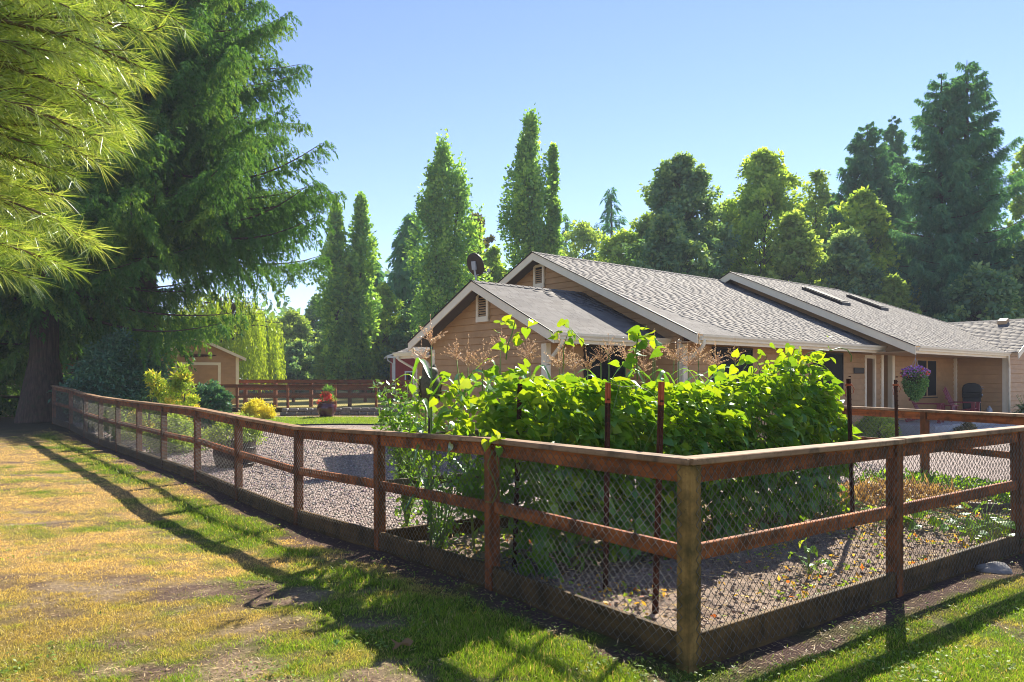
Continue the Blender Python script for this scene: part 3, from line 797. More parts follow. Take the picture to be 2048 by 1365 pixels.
# small planter kerb
# ------------------------------------------------------------------ other buildings
def gable_building(name, label, cat, pos, rot, wd, dp, eave, pitch, wallm, over=.3, base=.12, exposure=.18):
    """gable faces local -y; x across, y depth, origin = front centre on the ground"""
    b = thing(name, label, cat, pos, rot)
    ridge = eave+pitch*(wd/2+over)
    wall(None, (-wd/2, 0, 0), U_, NV, wd, gab(0, wd, eave+pitch*over-.06, wd/2, ridge-.07, pitch), base, ridge-.09, exposure, mat=wallm, parent=b)
    wall(None, (wd/2, 0.0, 0), V_, U_, dp, rect(0, dp), base, eave+pitch*over-.1, exposure, mat=wallm, parent=b)
    wall(None, (-wd/2, 0.0, 0), V_, NU, dp, rect(0, dp), base, eave+pitch*over-.1, exposure, mat=wallm, parent=b, boards=False)
    roof(None, (-wd/2-over, 0, eave), V_, U_, pitch, [(-over, 0), (dp+over, 0), (dp+over, wd/2+over), (-over, wd/2+over)], False, .07, b)
    roof(None, (wd/2+over, 0, eave), V_, NU, pitch, [(-over, 0), (dp+over, 0), (dp+over, wd/2+over), (-over, wd/2+over)], False, .07, b)
    for s in (-1, 1):
        p0 = Vector((s*(wd/2+over), -over-.003, eave)); p1 = Vector((0, -over-.003, ridge)); up = Vector((0, 0, 1)); o_ = Vector((0, -.03, 0))
        MB().hexa([p0-up*.13, p0-up*.13+o_, p1-up*.13+o_, p1-up*.13, p0+up*.01, p0+up*.01+o_, p1+up*.01+o_, p1+up*.01]).build("rake_board", M['trim'], b)
        MB().box(s*(wd/2-.06)-.07, -.035, base, s*(wd/2-.06)+.07, -.026, eave+.05).build("corner_trim", M['trim'], b)
    return b, ridge

sp = at(396, 34.0, z=0); sz = .38
shed, sridge = gable_building("garden_shed", "tan garden shed with white trimmed double door and a saw over it", "shed", (sp.x, 34.0, sz), rad(28), 3.55, 4.2, 2.28, .46, 'siding')
sh = MB().box(-.98, -.05, .1, -.86, -.028, 1.95).box(.86, -.05, .1, .98, -.028, 1.95).box(-.98, -.05, 1.951, .98, -.028, 2.08).build("door_trim", M['trim'], shed)
for s in (-1, 1):
    dd = MB().box(min(0, s*.855)+.004, -.045, .12, max(0, s*.855)-.004, -.027, 1.945).build("door", M['siding'], shed)
    for k in range(9): MB().box(min(0, s*.855)+.01, -.058, .14+k*.2, max(0, s*.855)-.01, -.046, .325+k*.2).build("door_board", M['siding'], dd)
# roof light
def SR(a, b, h): return Vector((-1.775-.3+b, a, 2.28+.46*b+h))
q = [(.5, 1.2), (1.6, 1.2), (1.6, 1.85), (.5, 1.85)]
MB().hexa([SR(a, b, .0) for a, b in q]+[SR(a, b, .09) for a, b in q]).build("roof_light", M['black'], shed)
# the old crosscut saw on the gable
c, s_ = math.cos(rad(28)), math.sin(rad(28))
saw = thing("crosscut_saw", "old rusty crosscut saw hung above the shed door", "saw", (sp.x+s_*.07, 34.0-c*.07, sz), rad(28))
mb = MB(); pl = [(-.62, 2.32), (-.55, 2.28)]
for k in range(20): x = -.5+k*.062; pl += [(x, 2.27+.0045*k), (x+.031, 2.305+.0045*k)]
pl += [(.78, 2.40), (.8, 2.43), (-.5, 2.46), (-.6, 2.42)]
mb.slab([(x, 0, z) for x, z in pl], (0, -.02, 0)); mb.build("blade", M['rust'], saw)
MB().tube([(-.6, -.01, 2.42), (-.72, -.01, 2.45), (-.76, -.01, 2.38), (-.70, -.01, 2.32), (-.6, -.01, 2.33)], .02, 6).build("handle", M['rust'], saw)

# red barn
bp = at(812, 50, z=0)
barn = thing("red_barn", "small red barn with white trim and pale metal roof behind the house", "barn", (bp.x-.85, 50, gz(bp.x, 50)), rad(12))
mb = MB().box(0, 0, 0, 5, 5, 2.95); bw = mb.build("wall", M['barn_red'], barn)
for k in range(12): MB().box(.14+k*.2, -.03, .1, .14+k*.2+.025, -.001, 2.93).build("batten", M['barn_red'], bw)
MB().box(-.03, -.04, 0, .12, .04, 2.949).build("corner_trim", M['white'], barn)
MB().slab([(-.45, -.4, 2.95), (-.45, 5.4, 2.95), (2.5, 5.4, 3.9), (2.5, -.4, 3.9)], (0, 0, .1)).slab([(2.5, -.4, 3.9), (2.5, 5.4, 3.9), (5.45, 5.4, 2.95), (5.45, -.4, 2.95)], (0, 0, .1)).build("roof", M['white'], barn)
MB().box(-.45, -.43, 2.86, 2.6, -.37, 2.99).build("fascia", M['white'], barn)
MB().slab([(0, -.002, 2.95), (5, -.002, 2.95), (2.5, -.002, 3.85)], (0, .1, 0)).build("gable", M['barn_red'], barn)
MB().tube([(-.42, -.3, 2.85), (-.40, -.3, 2.7), (-.07, -.08, 2.5), (-.07, -.08, .1)], .05, 6).build("downspout", M['white'], barn)
wf = MB().box(.75, -.05, 1.2, .85, -.005, 2.0).box(1.6, -.05, 1.2, 1.7, -.005, 2.0).box(.85, -.05, 1.9, 1.6, -.005, 2.0).box(.85, -.05, 1.2, 1.6, -.005, 1.3).build("window", M['white'], barn)
MB().box(.85, -.02, 1.3, 1.6, -.012, 1.9).build("pane", M['dark'], wf)

# cedar board shelter behind the big trunk
pf = thing("plank_screen", "orange cedar board screen with an opening beside the big cedar trunk", "screen", (-25.6, 30.5, gz(-24, 30)), 0)
for k in range(5): MB().box(.0, -.02, .15+k*.24, 7.6, .02, .15+k*.24+.228).build("plank", M['cedar_board'], pf)
MB().box(5.2, -.02, 1.85, 7.6, .02, 2.09).build("plank", M['cedar_board'], pf)
MB().box(0, -.02, 1.37, 5.2, .02, 2.09).build("plank", M['cedar_board'], pf)
for x in (0, 2.6, 5.2, 7.55): MB().box(x-.06, -.08, 0, x+.06, -.021, 2.12).build("post", M['cedar_board'], pf)

# ------------------------------------------------------------------ satellite dish on the wing ridge
dp_ = hw(WU+.35, WE+2.95, WZ+(2.6-.35)*WP)
dish = thing("satellite_dish", "dark brown satellite dish on the small roof's ridge", "satellite dish", dp_, 0)
mb = MB(); n = 20; prof = []; ax = Vector((.50, .80, .42)).normalized()
q = ax.to_track_quat('Z', 'Y')
cen = Vector((-.02, .0, .60)); vs = []; fs = []
for i in range(7):
    r = .25*i/6
    for k in range(n):
        t = 2*math.pi*k/n; vs.append(cen+q @ Vector((r*math.cos(t)*.9, r*math.sin(t)*1.1, .55*r*r-.0)))
for i in range(6):
    for k in range(n): fs.append((i*n+k, i*n+(k+1) % n, (i+1)*n+(k+1) % n, (i+1)*n+k))
m_ = len(vs); vs += [v-ax*.02 for v in vs]
fs += [tuple(reversed([m_+i for i in f])) for f in fs]
fs += [(6*n+k, 6*n+(k+1) % n, m_+6*n+(k+1) % n, m_+6*n+k) for k in range(n)]
mb.add(vs, fs); mb.build("reflector", M['dish'], dish, smooth=True)
MB().tube([(.0, 0, -.08), (.0, 0, .30), cen-ax*.05], .022, 8).build("mast", M['steel'], dish)
MB().tube([cen-Vector((0, 0, .24))-ax*.02, cen+Vector((.30, .30, -.10))], .014, 6).build("feed_arm", M['steel'], dish)
MB().lathe([(.0, 0), (.035, .01), (.04, .07), (.0, .09)], 10, tuple(cen+Vector((.30, .30, -.12)))).build("receiver", M['steel'], dish)
MB().beam(cen-ax*.03-Vector((0, 0, .1)), cen-ax*.06+Vector((0, 0, .1)), .10, .05).build("bracket", M['steel'], dish)

# ------------------------------------------------------------------ porch things
def place(u, v, z=.38): return hw(u, v, z)
sg = thing("house_sign", "narrow dark name board on the wall left of the door", "sign", hw(8.33, .66, 1.83), H_ANG)
MB().box(0, -.012, 0, .62, .012, .17).build("board", M['frame_dark'], sg, bevel=.004)

def adirondack(label, p, rz):
    t = thing("adirondack_chair", label, "chair", p, rz, "maroon adirondack chairs on the porch")
    for k in range(5):
        x = -.22+k*.11; top = .95+.10*(1-abs(k-2)/2)
        MB().hexa([(x-.048, .18, .30), (x+.048, .18, .30), (x+.048, .20, .30), (x-.048, .20, .30), (x-.048, .46, top), (x+.048, .46, top), (x+.048, .48, top), (x-.048, .48, top)]).build("back_slat", M['adiron'], t)
    for k in range(5):
        y = -.36+k*.115; MB().box(-.27, y, .36-k*.022, .27, y+.10, .385-k*.022).build("seat_slat", M['adiron'], t)
    for s in (-1, 1):
        MB().box(s*.33-.07, -.44, .55, s*.33+.07, .30, .575).build("arm", M['adiron'], t)
        MB().box(s*.30-.025, -.42, 0, s*.30+.025, -.32, .549).build("leg", M['adiron'], t)
        MB().beam((s*.285, -.40, .33), (s*.285, .50, .05), .025, .11).build("leg", M['adiron'], t)
    MB().beam((-.28, .40, .68), (.28, .40, .68), .03, .07).build("back_rail", M['adiron'], t)
    return t
adirondack("smaller looking maroon adirondack chair nearest the hanging basket", place(10.75, -.35), H_ANG+rad(12))
adirondack("maroon adirondack chair in front of the barbecue", place(13.0, -.55), H_ANG+rad(6))
st = thing("side_table", "low dark side table between the maroon chairs", "table", place(12.0, -.5), H_ANG)
MB().box(-.25, -.22, .47, .25, .22, .50).build("table_top", M['adiron'], st)
for sx in (-.2, .2):
    for sy in (-.17, .17): MB().box(sx-.02, sy-.02, 0, sx+.02, sy+.02, .47).build("leg", M['adiron'], st)

g = thing("gas_grill", "black gas barbecue with rounded lid on the porch", "barbecue", place(14.6, -.30), H_ANG+rad(20))
mb = MB(); arc = [(-.27, .0), (-.27, .12), (-.22, .24), (-.10, .30), (.10, .30), (.22, .24), (.27, .12), (.27, .0)]
mb.slab([(-.36, y, .86+z) for y, z in arc], (.72, 0, 0)); lid = mb.build("lid", M['black'], g, bevel=.015)
MB().tube([(-.26, -.31, .98), (.26, -.31, .98)], .014, 8).build("handle", M['steel'], lid)
MB().lathe([(.05, 0), (.05, .015), (0, .016)], 14, (0, -.275, 1.03)).build("thermometer", M['steel'], lid)
cb = MB().box(-.36, -.27, .68, .36, .27, .858).build("burner_box", M['black'], g, bevel=.01)
for x in (-.2, 0, .2): MB().tube([(x, -.27, .77), (x, -.31, .77)], .035, 10).build("knob", M['steel'], cb)
MB().box(-.34, -.25, .10, .34, .25, .679).build("cabinet", M['black'], g, bevel=.01)
MB().box(-.72, -.25, .80, -.365, .25, .84).build("side_shelf", M['black'], g); MB().box(.365, -.25, .80, .72, .25, .84).build("side_shelf", M['black'], g)
for x in (-.3, .3):
    for y in (-.2, .2): MB().lathe([(.0, 0), (.05, .01), (.05, .08), (0, .1)], 8, (x, y, 0)).build("wheel", M['black'], g)
tk = thing("gas_bottle", "small grey gas bottle standing beside the barbecue", "bottle", place(15.3, -.6), 0)
MB().lathe([(.07, 0), (.09, .02), (.09, .26), (.06, .33), (.03, .35), (.03, .40), (0, .40)], 12).build("cylinder", M['steel'], tk, smooth=True)

# ------------------------------------------------------------------ urn, dry stone wall, planter barrel
up_ = at(653, 28.0, z=0); uz = gz(up_.x, 28)
urn = thing("glazed_urn", "big glossy maroon urn of red flowers by the stone wall", "planter", (up_.x, 28.0, uz), 0)
MB().lathe([(.20, 0), (.23, .02), (.33, .18), (.36, .34), (.33, .48), (.27, .55), (.30, .58), (.31, .60), (.27, .60), (.25, .52), (.0, .5)], 24).build("pot", M['pot'], urn, smooth=True)

def stone_wall():
    root = thing("stone_wall", "low curved dry stone edging wall behind the urn", "wall", (-7.5, 29.2, gz(-7.5, 29.2)), 0)
    r = random.Random(3); k = 0
    x = -9.2
    while x < -4.2:
        wv = r.uniform(.2, .42)
        for row in range(2):
            y = 29.2+.25*math.sin((x+9)*.6); z = gz(x, y)+row*.15
            b = MB().box(-wv/2+.012, -.12, 0, wv/2-.012, .12, .135+r.uniform(-.015, .01))
            o = b.build("stone", M['stone'], root, bevel=.025); o.location = Vector((x+wv/2+row*.08, y+r.uniform(-.03, .03), z))-root.location; o.rotation_euler = (0, 0, r.uniform(-.1, .1)); k += 1
        x += wv
stone_wall()

bq = at(470, 13.9, z=0); bz = gz(bq.x, 13.9)
bar = thing("half_barrel", "dark half barrel planter of pale bushy leaves on the gravel", "planter", (bq.x, 13.9, bz), 0)
for k in range(16):
    t0 = 2*math.pi*k/16; t1 = t0+2*math.pi/16-.02; v_ = []
    for z, r in ((0, .33), (.25, .40), (.48, .38)):
        pass
    mbk = MB(); vs = []
    for z, r in ((0, .33), (.25, .39), (.48, .375)):
        for rr in (r, r-.03):
            for t in (t0, t1): vs.append((rr*math.cos(t), rr*math.sin(t), z))
    fs = []
    for i in range(2):
        a = i*4; fs += [(a, a+1, a+5, a+4), (a+3, a+2, a+6, a+7), (a+1, a+3, a+7, a+5), (a+2, a, a+4, a+6)]
    fs += [(0, 2, 3, 1), (8, 9, 11, 10)]
    mbk.add(vs, fs).build("stave", M['barrel'], bar)
for z, r in ((.08, .355), (.38, .39)):
    mb = MB(); mb.tube([(r*math.cos(2*math.pi*k/24), r*math.sin(2*math.pi*k/24), z) for k in range(25)], .013, 5); mb.build("hoop", M['black'], bar)
MB().lathe([(.34, .40), (.0, .42)], 16).build("soil", M['barrel'], bar)

# ------------------------------------------------------------------ steel stakes of the trellis
def stake(label, px0, y0, D, px1, y1, top=None, string=False, w_=.042):
    b = at(px0, D, y=y0); b.z = gz(b.x, D)+.02; tp = at(px1, D-.02, y=y1); h = (tp-b).length
    t = thing("steel_stake", label, "stake", b, 0, "steel stakes of the bean trellis")
    dr = (tp-b).normalized(); hs = h-(.16 if top else 0)
    def tee(a, c, m, nm):
        e0 = b+dr*a-b; e1 = b+dr*c-b; mb = MB(); mb.beam(e0, e1, w_, .008, up=(0, 1, 0)); mb.beam(e0-Vector((0, .012, 0)), e1-Vector((0, .012, 0)), .008, w_*.8, up=(0, 1, 0)); return mb.build(nm, m, t)
    tee(-.05, hs, M['rust'], "shaft")
    if top: tee(hs, h, M[top], "painted_tip")
    mb = MB()
    for k in range(int(hs/.06)):
        p = dr*(.1+k*.06); mb.beam(p+Vector((0, -.03, 0)), p+Vector((0, -.03, .014)), .02, .016, up=(0, 1, 0))
    mb.build("studs", M['rust'], t)
    if string:
        mb = MB(); q = dr*(h-.07)
        for s_ in range(2): mb.tube([q+Vector((.032*math.cos(a), .032*math.sin(a), .012*s_)) for a in np.linspace(0, 6.4, 14)], .006, 5)
        mb.tube([q+Vector((-.03, -.02, 0)), q+Vector((-.05, -.03, -.06)), q+Vector((-.045, -.03, -.12))], .004, 4)
        mb.tube([q+Vector((.03, -.02, 0)), q+Vector((.045, -.03, -.04)), q+Vector((.03, -.03, -.09))], .004, 4)
        mb.build("string", M['orange'], t)
    return t
stake("rusty steel stake with scraped tip nearest the mossy corner post", 1310, 1240, 5.05, 1323, 764, 'orange')
stake("steel stake with an orange tip rising from the beans left of the corner", 1211, 1188, 5.65, 1216, 765, 'orange')
stake("short dark stake among the corn above the left fence", 1029, 1138, 6.43, 1040, 768)
stake("rusty steel stake tied with orange string at the right end of the beans", 1706, 1068, 7.85, 1697, 758, None, True, .046)
stake("thin rusty stake with orange string furthest right by the return fence", 1797, 1010, 9.3, 1791, 760, None, True)

# ------------------------------------------------------------------ owl decoy on its stake
ob = at(860, 7.55, y=803)
owl = thing("owl_decoy", "brown plastic owl decoy on a stake above the corn", "owl decoy", ob, rad(200))
body = MB().lathe([(.0, 0), (.055, .0), (.085, .05), (.105, .12), (.108, .19), (.095, .235), (.078, .26), (.085, .29), (.082, .32), (.06, .345), (.0, .355)], 20)
owlb = body.build("body", M['owl'], owl, smooth=True)
for s in (-1, 1):
    MB().lathe([(.028, 0), (.02, .025), (.0, .055)], 8, (s*.05, -.02, .335)).build("ear_tuft", M['owl'], owl)
    e = MB().lathe([(.0, 0), (.018, .002), (.02, .01), (.0, .02)], 10).build("eye", M['orange'], owl); e.location = (s*.032, -.078, .295); e.rotation_euler = (rad(90), 0, 0)
    # wing: overlapping feather scales
    wv = []; mb = MB()
    for r_ in range(6):
        for k in range(3):
            a = s*(.55+k*.42)+(.2*(r_ % 2))*s; z = .22-r_*.033; R = .112
            p = Vector((R*math.sin(a), -R*math.cos(a)*.9, z)); tn = Vector((math.cos(a), math.sin(a), 0)); o_ = Vector((math.sin(a), -math.cos(a), 0))
            mb.add([p-tn*.02+Vector((0, 0, .01)), p+tn*.02+Vector((0, 0, .01)), p+tn*.018-Vector((0, 0, .035))+o_*.008, p-Vector((0, 0, .055))+o_*.012, p-tn*.018-Vector((0, 0, .035))+o_*.008], [(0, 1, 2, 3, 4)])
    mb.build("wing", M['owl'], owl)
MB().lathe([(.0, 0), (.014, .004), (.0, .04)], 6, (0, -.085, .255)).build("beak", M['rust'], owl)
sb = at(857, 7.58, z=gz(at(857, 7.58, z=0).x, 7.58))
os_ = thing("owl_stake", "plain dark wooden stake that holds up the owl decoy", "stake", sb, 0)
MB().beam((0, 0, -.05), (ob.x-sb.x, ob.y-sb.y, ob.z-sb.z+.02), .03, .03, up=(0, 1, 0)).build("shaft", M['barrel'], os_)

# ------------------------------------------------------------------ timber edgings, rock, trellis wire
def timber(label, p0, p1, h=.12):
    o = thing("timber_edging", label, "timber", (*p0, gz(*p0)+.02+h/2), 0)
    beam_obj("beam", Vector((*p0, gz(*p0)+.02+h/2)), Vector((*p1, gz(*p1)+.02+h/2)), .12, h, M['wood_grey'], o)
timber("dark rotting timber on the soil at the right end of the beans", (4.05, 10.3), (4.75, 10.05), .16)
timber("dark timber by the straw heap close to the right fence", (5.6, 9.0), (6.35, 8.75), .13)
rk = thing("grey_rock", "pale grey rock in the grass at the foot of the right fence", "rock", (4.18, 6.35, 0), 0)
me = bpy.data.meshes.new("rock"); bm = bmesh.new(); bmesh.ops.create_icosphere(bm, subdivisions=3, radius=1)
for v in bm.verts: v.co *= .8+.4*float(vnoise(v.co.x*2+5, v.co.y*2+v.co.z, 3)); v.co.x *= .15; v.co.y *= .09; v.co.z *= .07
bm.to_mesh(me); bm.free(); link("stone", me, M['stone'], rk)
# ------------------------------------------------------------------ leaf materials
L = {}
L['cedar'] = mat_leaf('cedar_foliage', (.018, .052, .016), (.042, .105, .026), (.11, .175, .03), .45, .015, .5, 'both', (1.4, 1.25, .5), gain=2.0)
L['cedar_blue'] = mat_leaf('far_cedar_foliage', (.024, .068, .04), (.048, .12, .07), (.10, .19, .085), .45, .015, .5, 'both', gain=2.2)
L['poplar'] = mat_leaf('poplar_leaves', (.055, .115, .045), (.115, .20, .06), (.26, .33, .07), .5, .03, gain=2.2)
L['yellow'] = mat_leaf('yellow_green_leaves', (.065, .115, .028), (.15, .215, .045), (.31, .34, .065), .5, .03, gain=2.2)
L['lime'] = mat_leaf('light_green_leaves', (.065, .115, .035), (.14, .19, .05), (.26, .30, .075), .5, .03, gain=2.2)
L['maple'] = mat_leaf('dark_maple_leaves', (.038, .08, .05), (.08, .14, .075), (.20, .25, .09), .45, .04, gain=2.2)
L['brown'] = mat_leaf('bronze_leaves', (.04, .04, .022), (.08, .075, .035), (.15, .13, .05), .35, .05)
L['willow'] = mat_leaf('willow_leaves', (.09, .14, .014), (.19, .25, .025), (.31, .35, .04), .5, .05)
L['rhodo'] = mat_leaf('glossy_dark_leaves', (.022, .06, .036), (.042, .10, .06), (.085, .16, .08), .3, .08, .35)
L['nandina'] = mat_leaf('golden_leaves', (.08, .14, .02), (.20, .26, .035), (.48, .33, .07), .45, .04)
L['gold'] = mat_leaf('golden_mound_leaves', (.24, .21, .02), (.40, .34, .03), (.52, .45, .07), .4, .04)
L['pine'] = mat_leaf('pine_needles', (.04, .085, .016), (.15, .205, .036), (.40, .40, .14), .45, .10, .3)
L['bean'] = mat_leaf('bean_leaves', (.035, .095, .02), (.065, .155, .016), (.15, .235, .018), .5, .12, .3, ty=(1.9, 1.4, .3))
L['bean_o'] = mat_leaf('bean_leaf', (.04, .105, .018), (.08, .17, .014), (.165, .24, .016), .5, .09, .33, 'obj', (1.9, 1.4, .3))
L['corn'] = mat_leaf('corn_leaf', (.05, .125, .02), (.08, .17, .022), (.13, .22, .03), .42, .12, .3, 'obj', (1.5, 1.4, .4))
L['tassel'] = mat_leaf('corn_tassel', (.38, .24, .15), (.47, .32, .21), (.56, .42, .30), .35, .05, .4, 'obj', (1.1, 1, .8), gain=1.25)
L['stalk'] = mat_leaf('green_stem', (.07, .11, .025), (.10, .145, .03), (.14, .18, .04), .1, .08, .4, 'obj')
L['tomato'] = mat_leaf('garden_bush_leaves', (.05, .11, .018), (.10, .19, .022), (.17, .26, .03), .5, .07, ty=(1.5, 1.4, .35))
L['hosta'] = mat_leaf('hosta_leaves', (.03, .07, .03), (.06, .12, .045), (.28, .32, .2), .35, .08)
L['purple'] = mat_leaf('purple_petals', (.16, .06, .28), (.28, .12, .42), (.45, .25, .55), .3, .04)
L['redpet'] = mat_leaf('red_petals', (.40, .03, .03), (.55, .06, .05), (.6, .15, .15), .3, .04)
L['basket'] = mat_leaf('basket_leaves', (.04, .10, .03), (.08, .17, .045), (.16, .26, .08), .42, .06)
L['straw'] = mat_leaf('straw', (.30, .17, .075), (.44, .27, .14), (.60, .43, .27), .3, .06, .5, gain=1.05)
L['wood_far'] = mat_leaf('far_wood_leaves', (.03, .07, .045), (.065, .12, .06), (.15, .2, .065), .45, .02, gain=2.2)

def unit(v): return v/np.maximum(np.linalg.norm(v, axis=-1, keepdims=True), 1e-9)
def kites(C, Dr, S, Ln, Wd, mid=.42):
    """N pointed leaves: base C, direction Dr, side S"""
    Ln = np.broadcast_to(np.asarray(Ln, float), (len(C),))[:, None]; Wd = np.broadcast_to(np.asarray(Wd, float), (len(C),))[:, None]
    V = np.stack([C, C+Dr*Ln*mid+S*Wd*.5, C+Dr*Ln, C+Dr*Ln*mid-S*Wd*.5], 1).reshape(-1, 3)
    return V
def kite_faces(n): return np.arange(n*4).reshape(-1, 4)
def sides(Dr, rng, bias=None):
    r = rng.normal(size=Dr.shape)
    if bias is not None: r = r*.5+bias
    return unit(np.cross(Dr, r))

def tubes_mesh(name, paths, mat, n=6):
    mb = MB()
    for pts, rr in paths: mb.tube(pts, rr, n, cap=False)
    return mb.mesh(name, mat, smooth=True)

def conifer(name, label, base, H, R, zb, nbr, nk, leaf, kl, kw, seed, prof=1.0, tr=None, tops=((0, 0, 1.0),), droop=.35, cat="tree", group=None, bark='bark', az=None, fine_z=1e9, hang=.6, nl=7):
    """cedar like tree: drooping branches carrying hanging sprays. tops: (dx, dy, relative height)"""
    rng = np.random.default_rng(seed); t0 = thing(name, label, cat, base, 0, group)
    paths = []; tr = tr or H*.02
    for (dx, dy, f) in tops:
        hh = H*f; pts = []; rr = []
        for k in range(9):
            s = k/8; pts.append((dx*ss(.1, .6, s)*1.0+.12*math.sin(s*5+seed), dy*float(ss(.1, .6, s)), hh*s*.985)); rr.append(tr*((1-s)**.8)*.92+.015 + (tr*.7*max(0, 1-s*14) if k == 0 else 0))
        paths.append((pts, rr))
    C = []; D_ = []; S_ = []; Lk = []; T = []
    per = max(1, nk//nbr)
    for i in range(nbr):
        dx, dy, f = tops[rng.integers(len(tops))] if len(tops) > 1 else tops[0]
        u = (i+rng.random())/nbr; u = u**.92
        hh = H*f; z = zb+(hh-zb)*u
        a = i*2.39996+rng.normal()*.35
        if az is not None: a = az[0]+(az[1]-az[0])*rng.random()
        rl = R*((1-u)**prof*.94+.06)*rng.uniform(.68, 1.12)*(f if f < 1 else 1)
        if u > .97: rl *= .8
        ctr = np.array([dx*float(ss(.1, .6, z/hh)), dy*float(ss(.1, .6, z/hh)), z])
        out = np.array([math.cos(a), math.sin(a), 0]); lat = np.array([-out[1], out[0], 0])
        bw = lat*rl*.12*rng.normal()
        def P(s): return ctr+out*rl*s+bw*s*s+np.array([0, 0, rl*droop*(-1.9*s+1.75*s*s)])
        if rl > R*.15: paths.append(([P(0), P(.3), P(.6), P(.9)], [tr*.16*(rl/R)+.012, tr*.10*(rl/R)+.01, .012, .006]))
        cl = rng.random()
        nseg = max(3, int(per*(.35+.9*rl/R)/nl/(4 if z > fine_z else 1))); bs = rng.uniform(.18 if rl > 1.0 else .0, 1.0, nseg)**.8
        for s in bs:
            # one spray: a hanging fan of 7 leaflets from a side twig
            off = lat*rng.normal()*.15*rl*(1.2-s)+np.array([0, 0, rng.normal()*.03*rl-.04*rl*abs(rng.normal())])
            p = P(s)+off
            fd = out*.5*rng.uniform(.3, 1.6)+lat*rng.normal()*.45+np.array([0, 0, -hang-rng.random()*.3]); fd /= np.linalg.norm(fd)
            sd = np.cross(fd, out+rng.normal(size=3)*.4); sd /= np.linalg.norm(sd)+1e-9
            tt = .35*cl+.45*rng.random()+.15*s
            k = rng.uniform(.7, 1.35)*kl*(2 if z > fine_z else 1)
            for m_ in range(nl):
                q = 2.0*m_/(nl-1)-1; st = abs(q)
                C.append(p+fd*k*(.95*(1-st))); d = fd*(1-.45*st)+sd*q*.75; D_.append(d); S_.append(sd-fd*q*.5 + rng.normal(size=3)*.2); Lk.append(k*(1.05-.35*st)); T.append(min(1, max(0, tt+rng.normal()*.06)))
    C = np.array(C); D_ = unit(np.array(D_)); S_ = unit(np.array(S_)); T = np.array(T); Lk = np.array(Lk)
    link("trunk", tubes_mesh("trunk", paths, M[bark], 7), None, t0)
    link("crown", big_mesh("crown", kites(C, D_, S_, Lk, kw*Lk/kl), kite_faces(len(C)), L[leaf], tint=np.repeat(T, 4)), None, t0)
    return t0

def bough_mesh(Lc, seed, leaf, ks, sag, dens=1.0):
    """one cedar bough of length Lc along +x: bare stem, side twigs, hanging fronds of small leaflets"""
    rng = np.random.default_rng(seed); C = []; D_ = []; Lk = []; T = []
    up = np.array([0, 0, 1.0]); wob = rng.normal(size=3)*.06
    def P(s): return np.array([Lc*s, Lc*(wob[0]*s*s+.04*math.sin(5*s+seed)), Lc*sag*(-1.9*s+1.75*s*s)])
    ns = int((14+7.5*Lc)*dens)
    for i in range(ns):
        s = .10+.90*(i+rng.random())/ns; p = P(s); sg = 1 if i % 2 else -1
        out = P(min(1.02, s+.03))-P(s-.03); out /= np.linalg.norm(out); lat = np.cross(up, out); lat /= np.linalg.norm(lat)
        d = lat*sg*rng.uniform(.35, 1.0)+out*rng.uniform(.35, .9)-up*rng.uniform(.0, .35); d /= np.linalg.norm(d)
        tl = (Lc*(.26*(1-s)+.05)+.12)*rng.uniform(.6, 1.25); tt = rng.random(); m = max(3, int(tl/(.085*ks)*dens))
        for j in range(m):
            t = (j+rng.random())/m; q = p+d*tl*t-up*tl*.62*t*t
            fd = -up*rng.uniform(.6, 1.2)+d*rng.uniform(.1, .6)+rng.normal(size=3)*.22; fd /= np.linalg.norm(fd)
            sd = np.cross(fd, rng.normal(size=3)); sd /= np.linalg.norm(sd); fl = rng.uniform(.14, .34)*ks; c0 = .5*tt+.35*rng.random()
            C.append(q+fd*fl*.45); D_.append(fd); Lk.append(fl*.75); T.append(c0+.15)
            for w_ in (.05, .3, .6):
                for k in (-1, 1):
                    C.append(q+fd*fl*w_); D_.append(fd*.8+sd*k*.75+rng.normal(size=3)*.1); Lk.append(fl*(.62-.25*w_)); T.append(c0+.1*rng.random())
    C = np.array(C); D_ = unit(np.array(D_)); S_ = sides(D_, rng); Lk = np.array(Lk); n = len(C)
    V = kites(C, D_, S_, Lk, .30*Lk+.004); F = kite_faces(n)
    # the stem: a thin three sided tube
    pts = [P(s) for s in np.linspace(0, .97, 9)]; r0 = .010*Lc+.008; sv = []; sf = []
    for a, q in enumerate(pts):
        rr = r0*(1-.9*a/8)+.003
        for k in range(4): sv.append(q+np.array([0, math.cos(k*1.5708)*rr, math.sin(k*1.5708)*rr]))
    for a in range(8):
        for k in range(4): sf.append((a*4+k, a*4+(k+1) % 4, (a+1)*4+(k+1) % 4, (a+1)*4+k))
    V2 = np.concatenate([V, np.array(sv)]); F2 = np.concatenate([F, np.array(sf)+len(V)])
    me = big_mesh("bough", V2, F2, L[leaf], tint=np.concatenate([np.repeat(np.clip(T, 0, 1), 4), np.zeros(len(sv))]))
    me.materials.append(M['bark']); mi = np.zeros(len(F2), np.int32); mi[len(F):] = 1; me.polygons.foreach_set("material_index", mi); return me

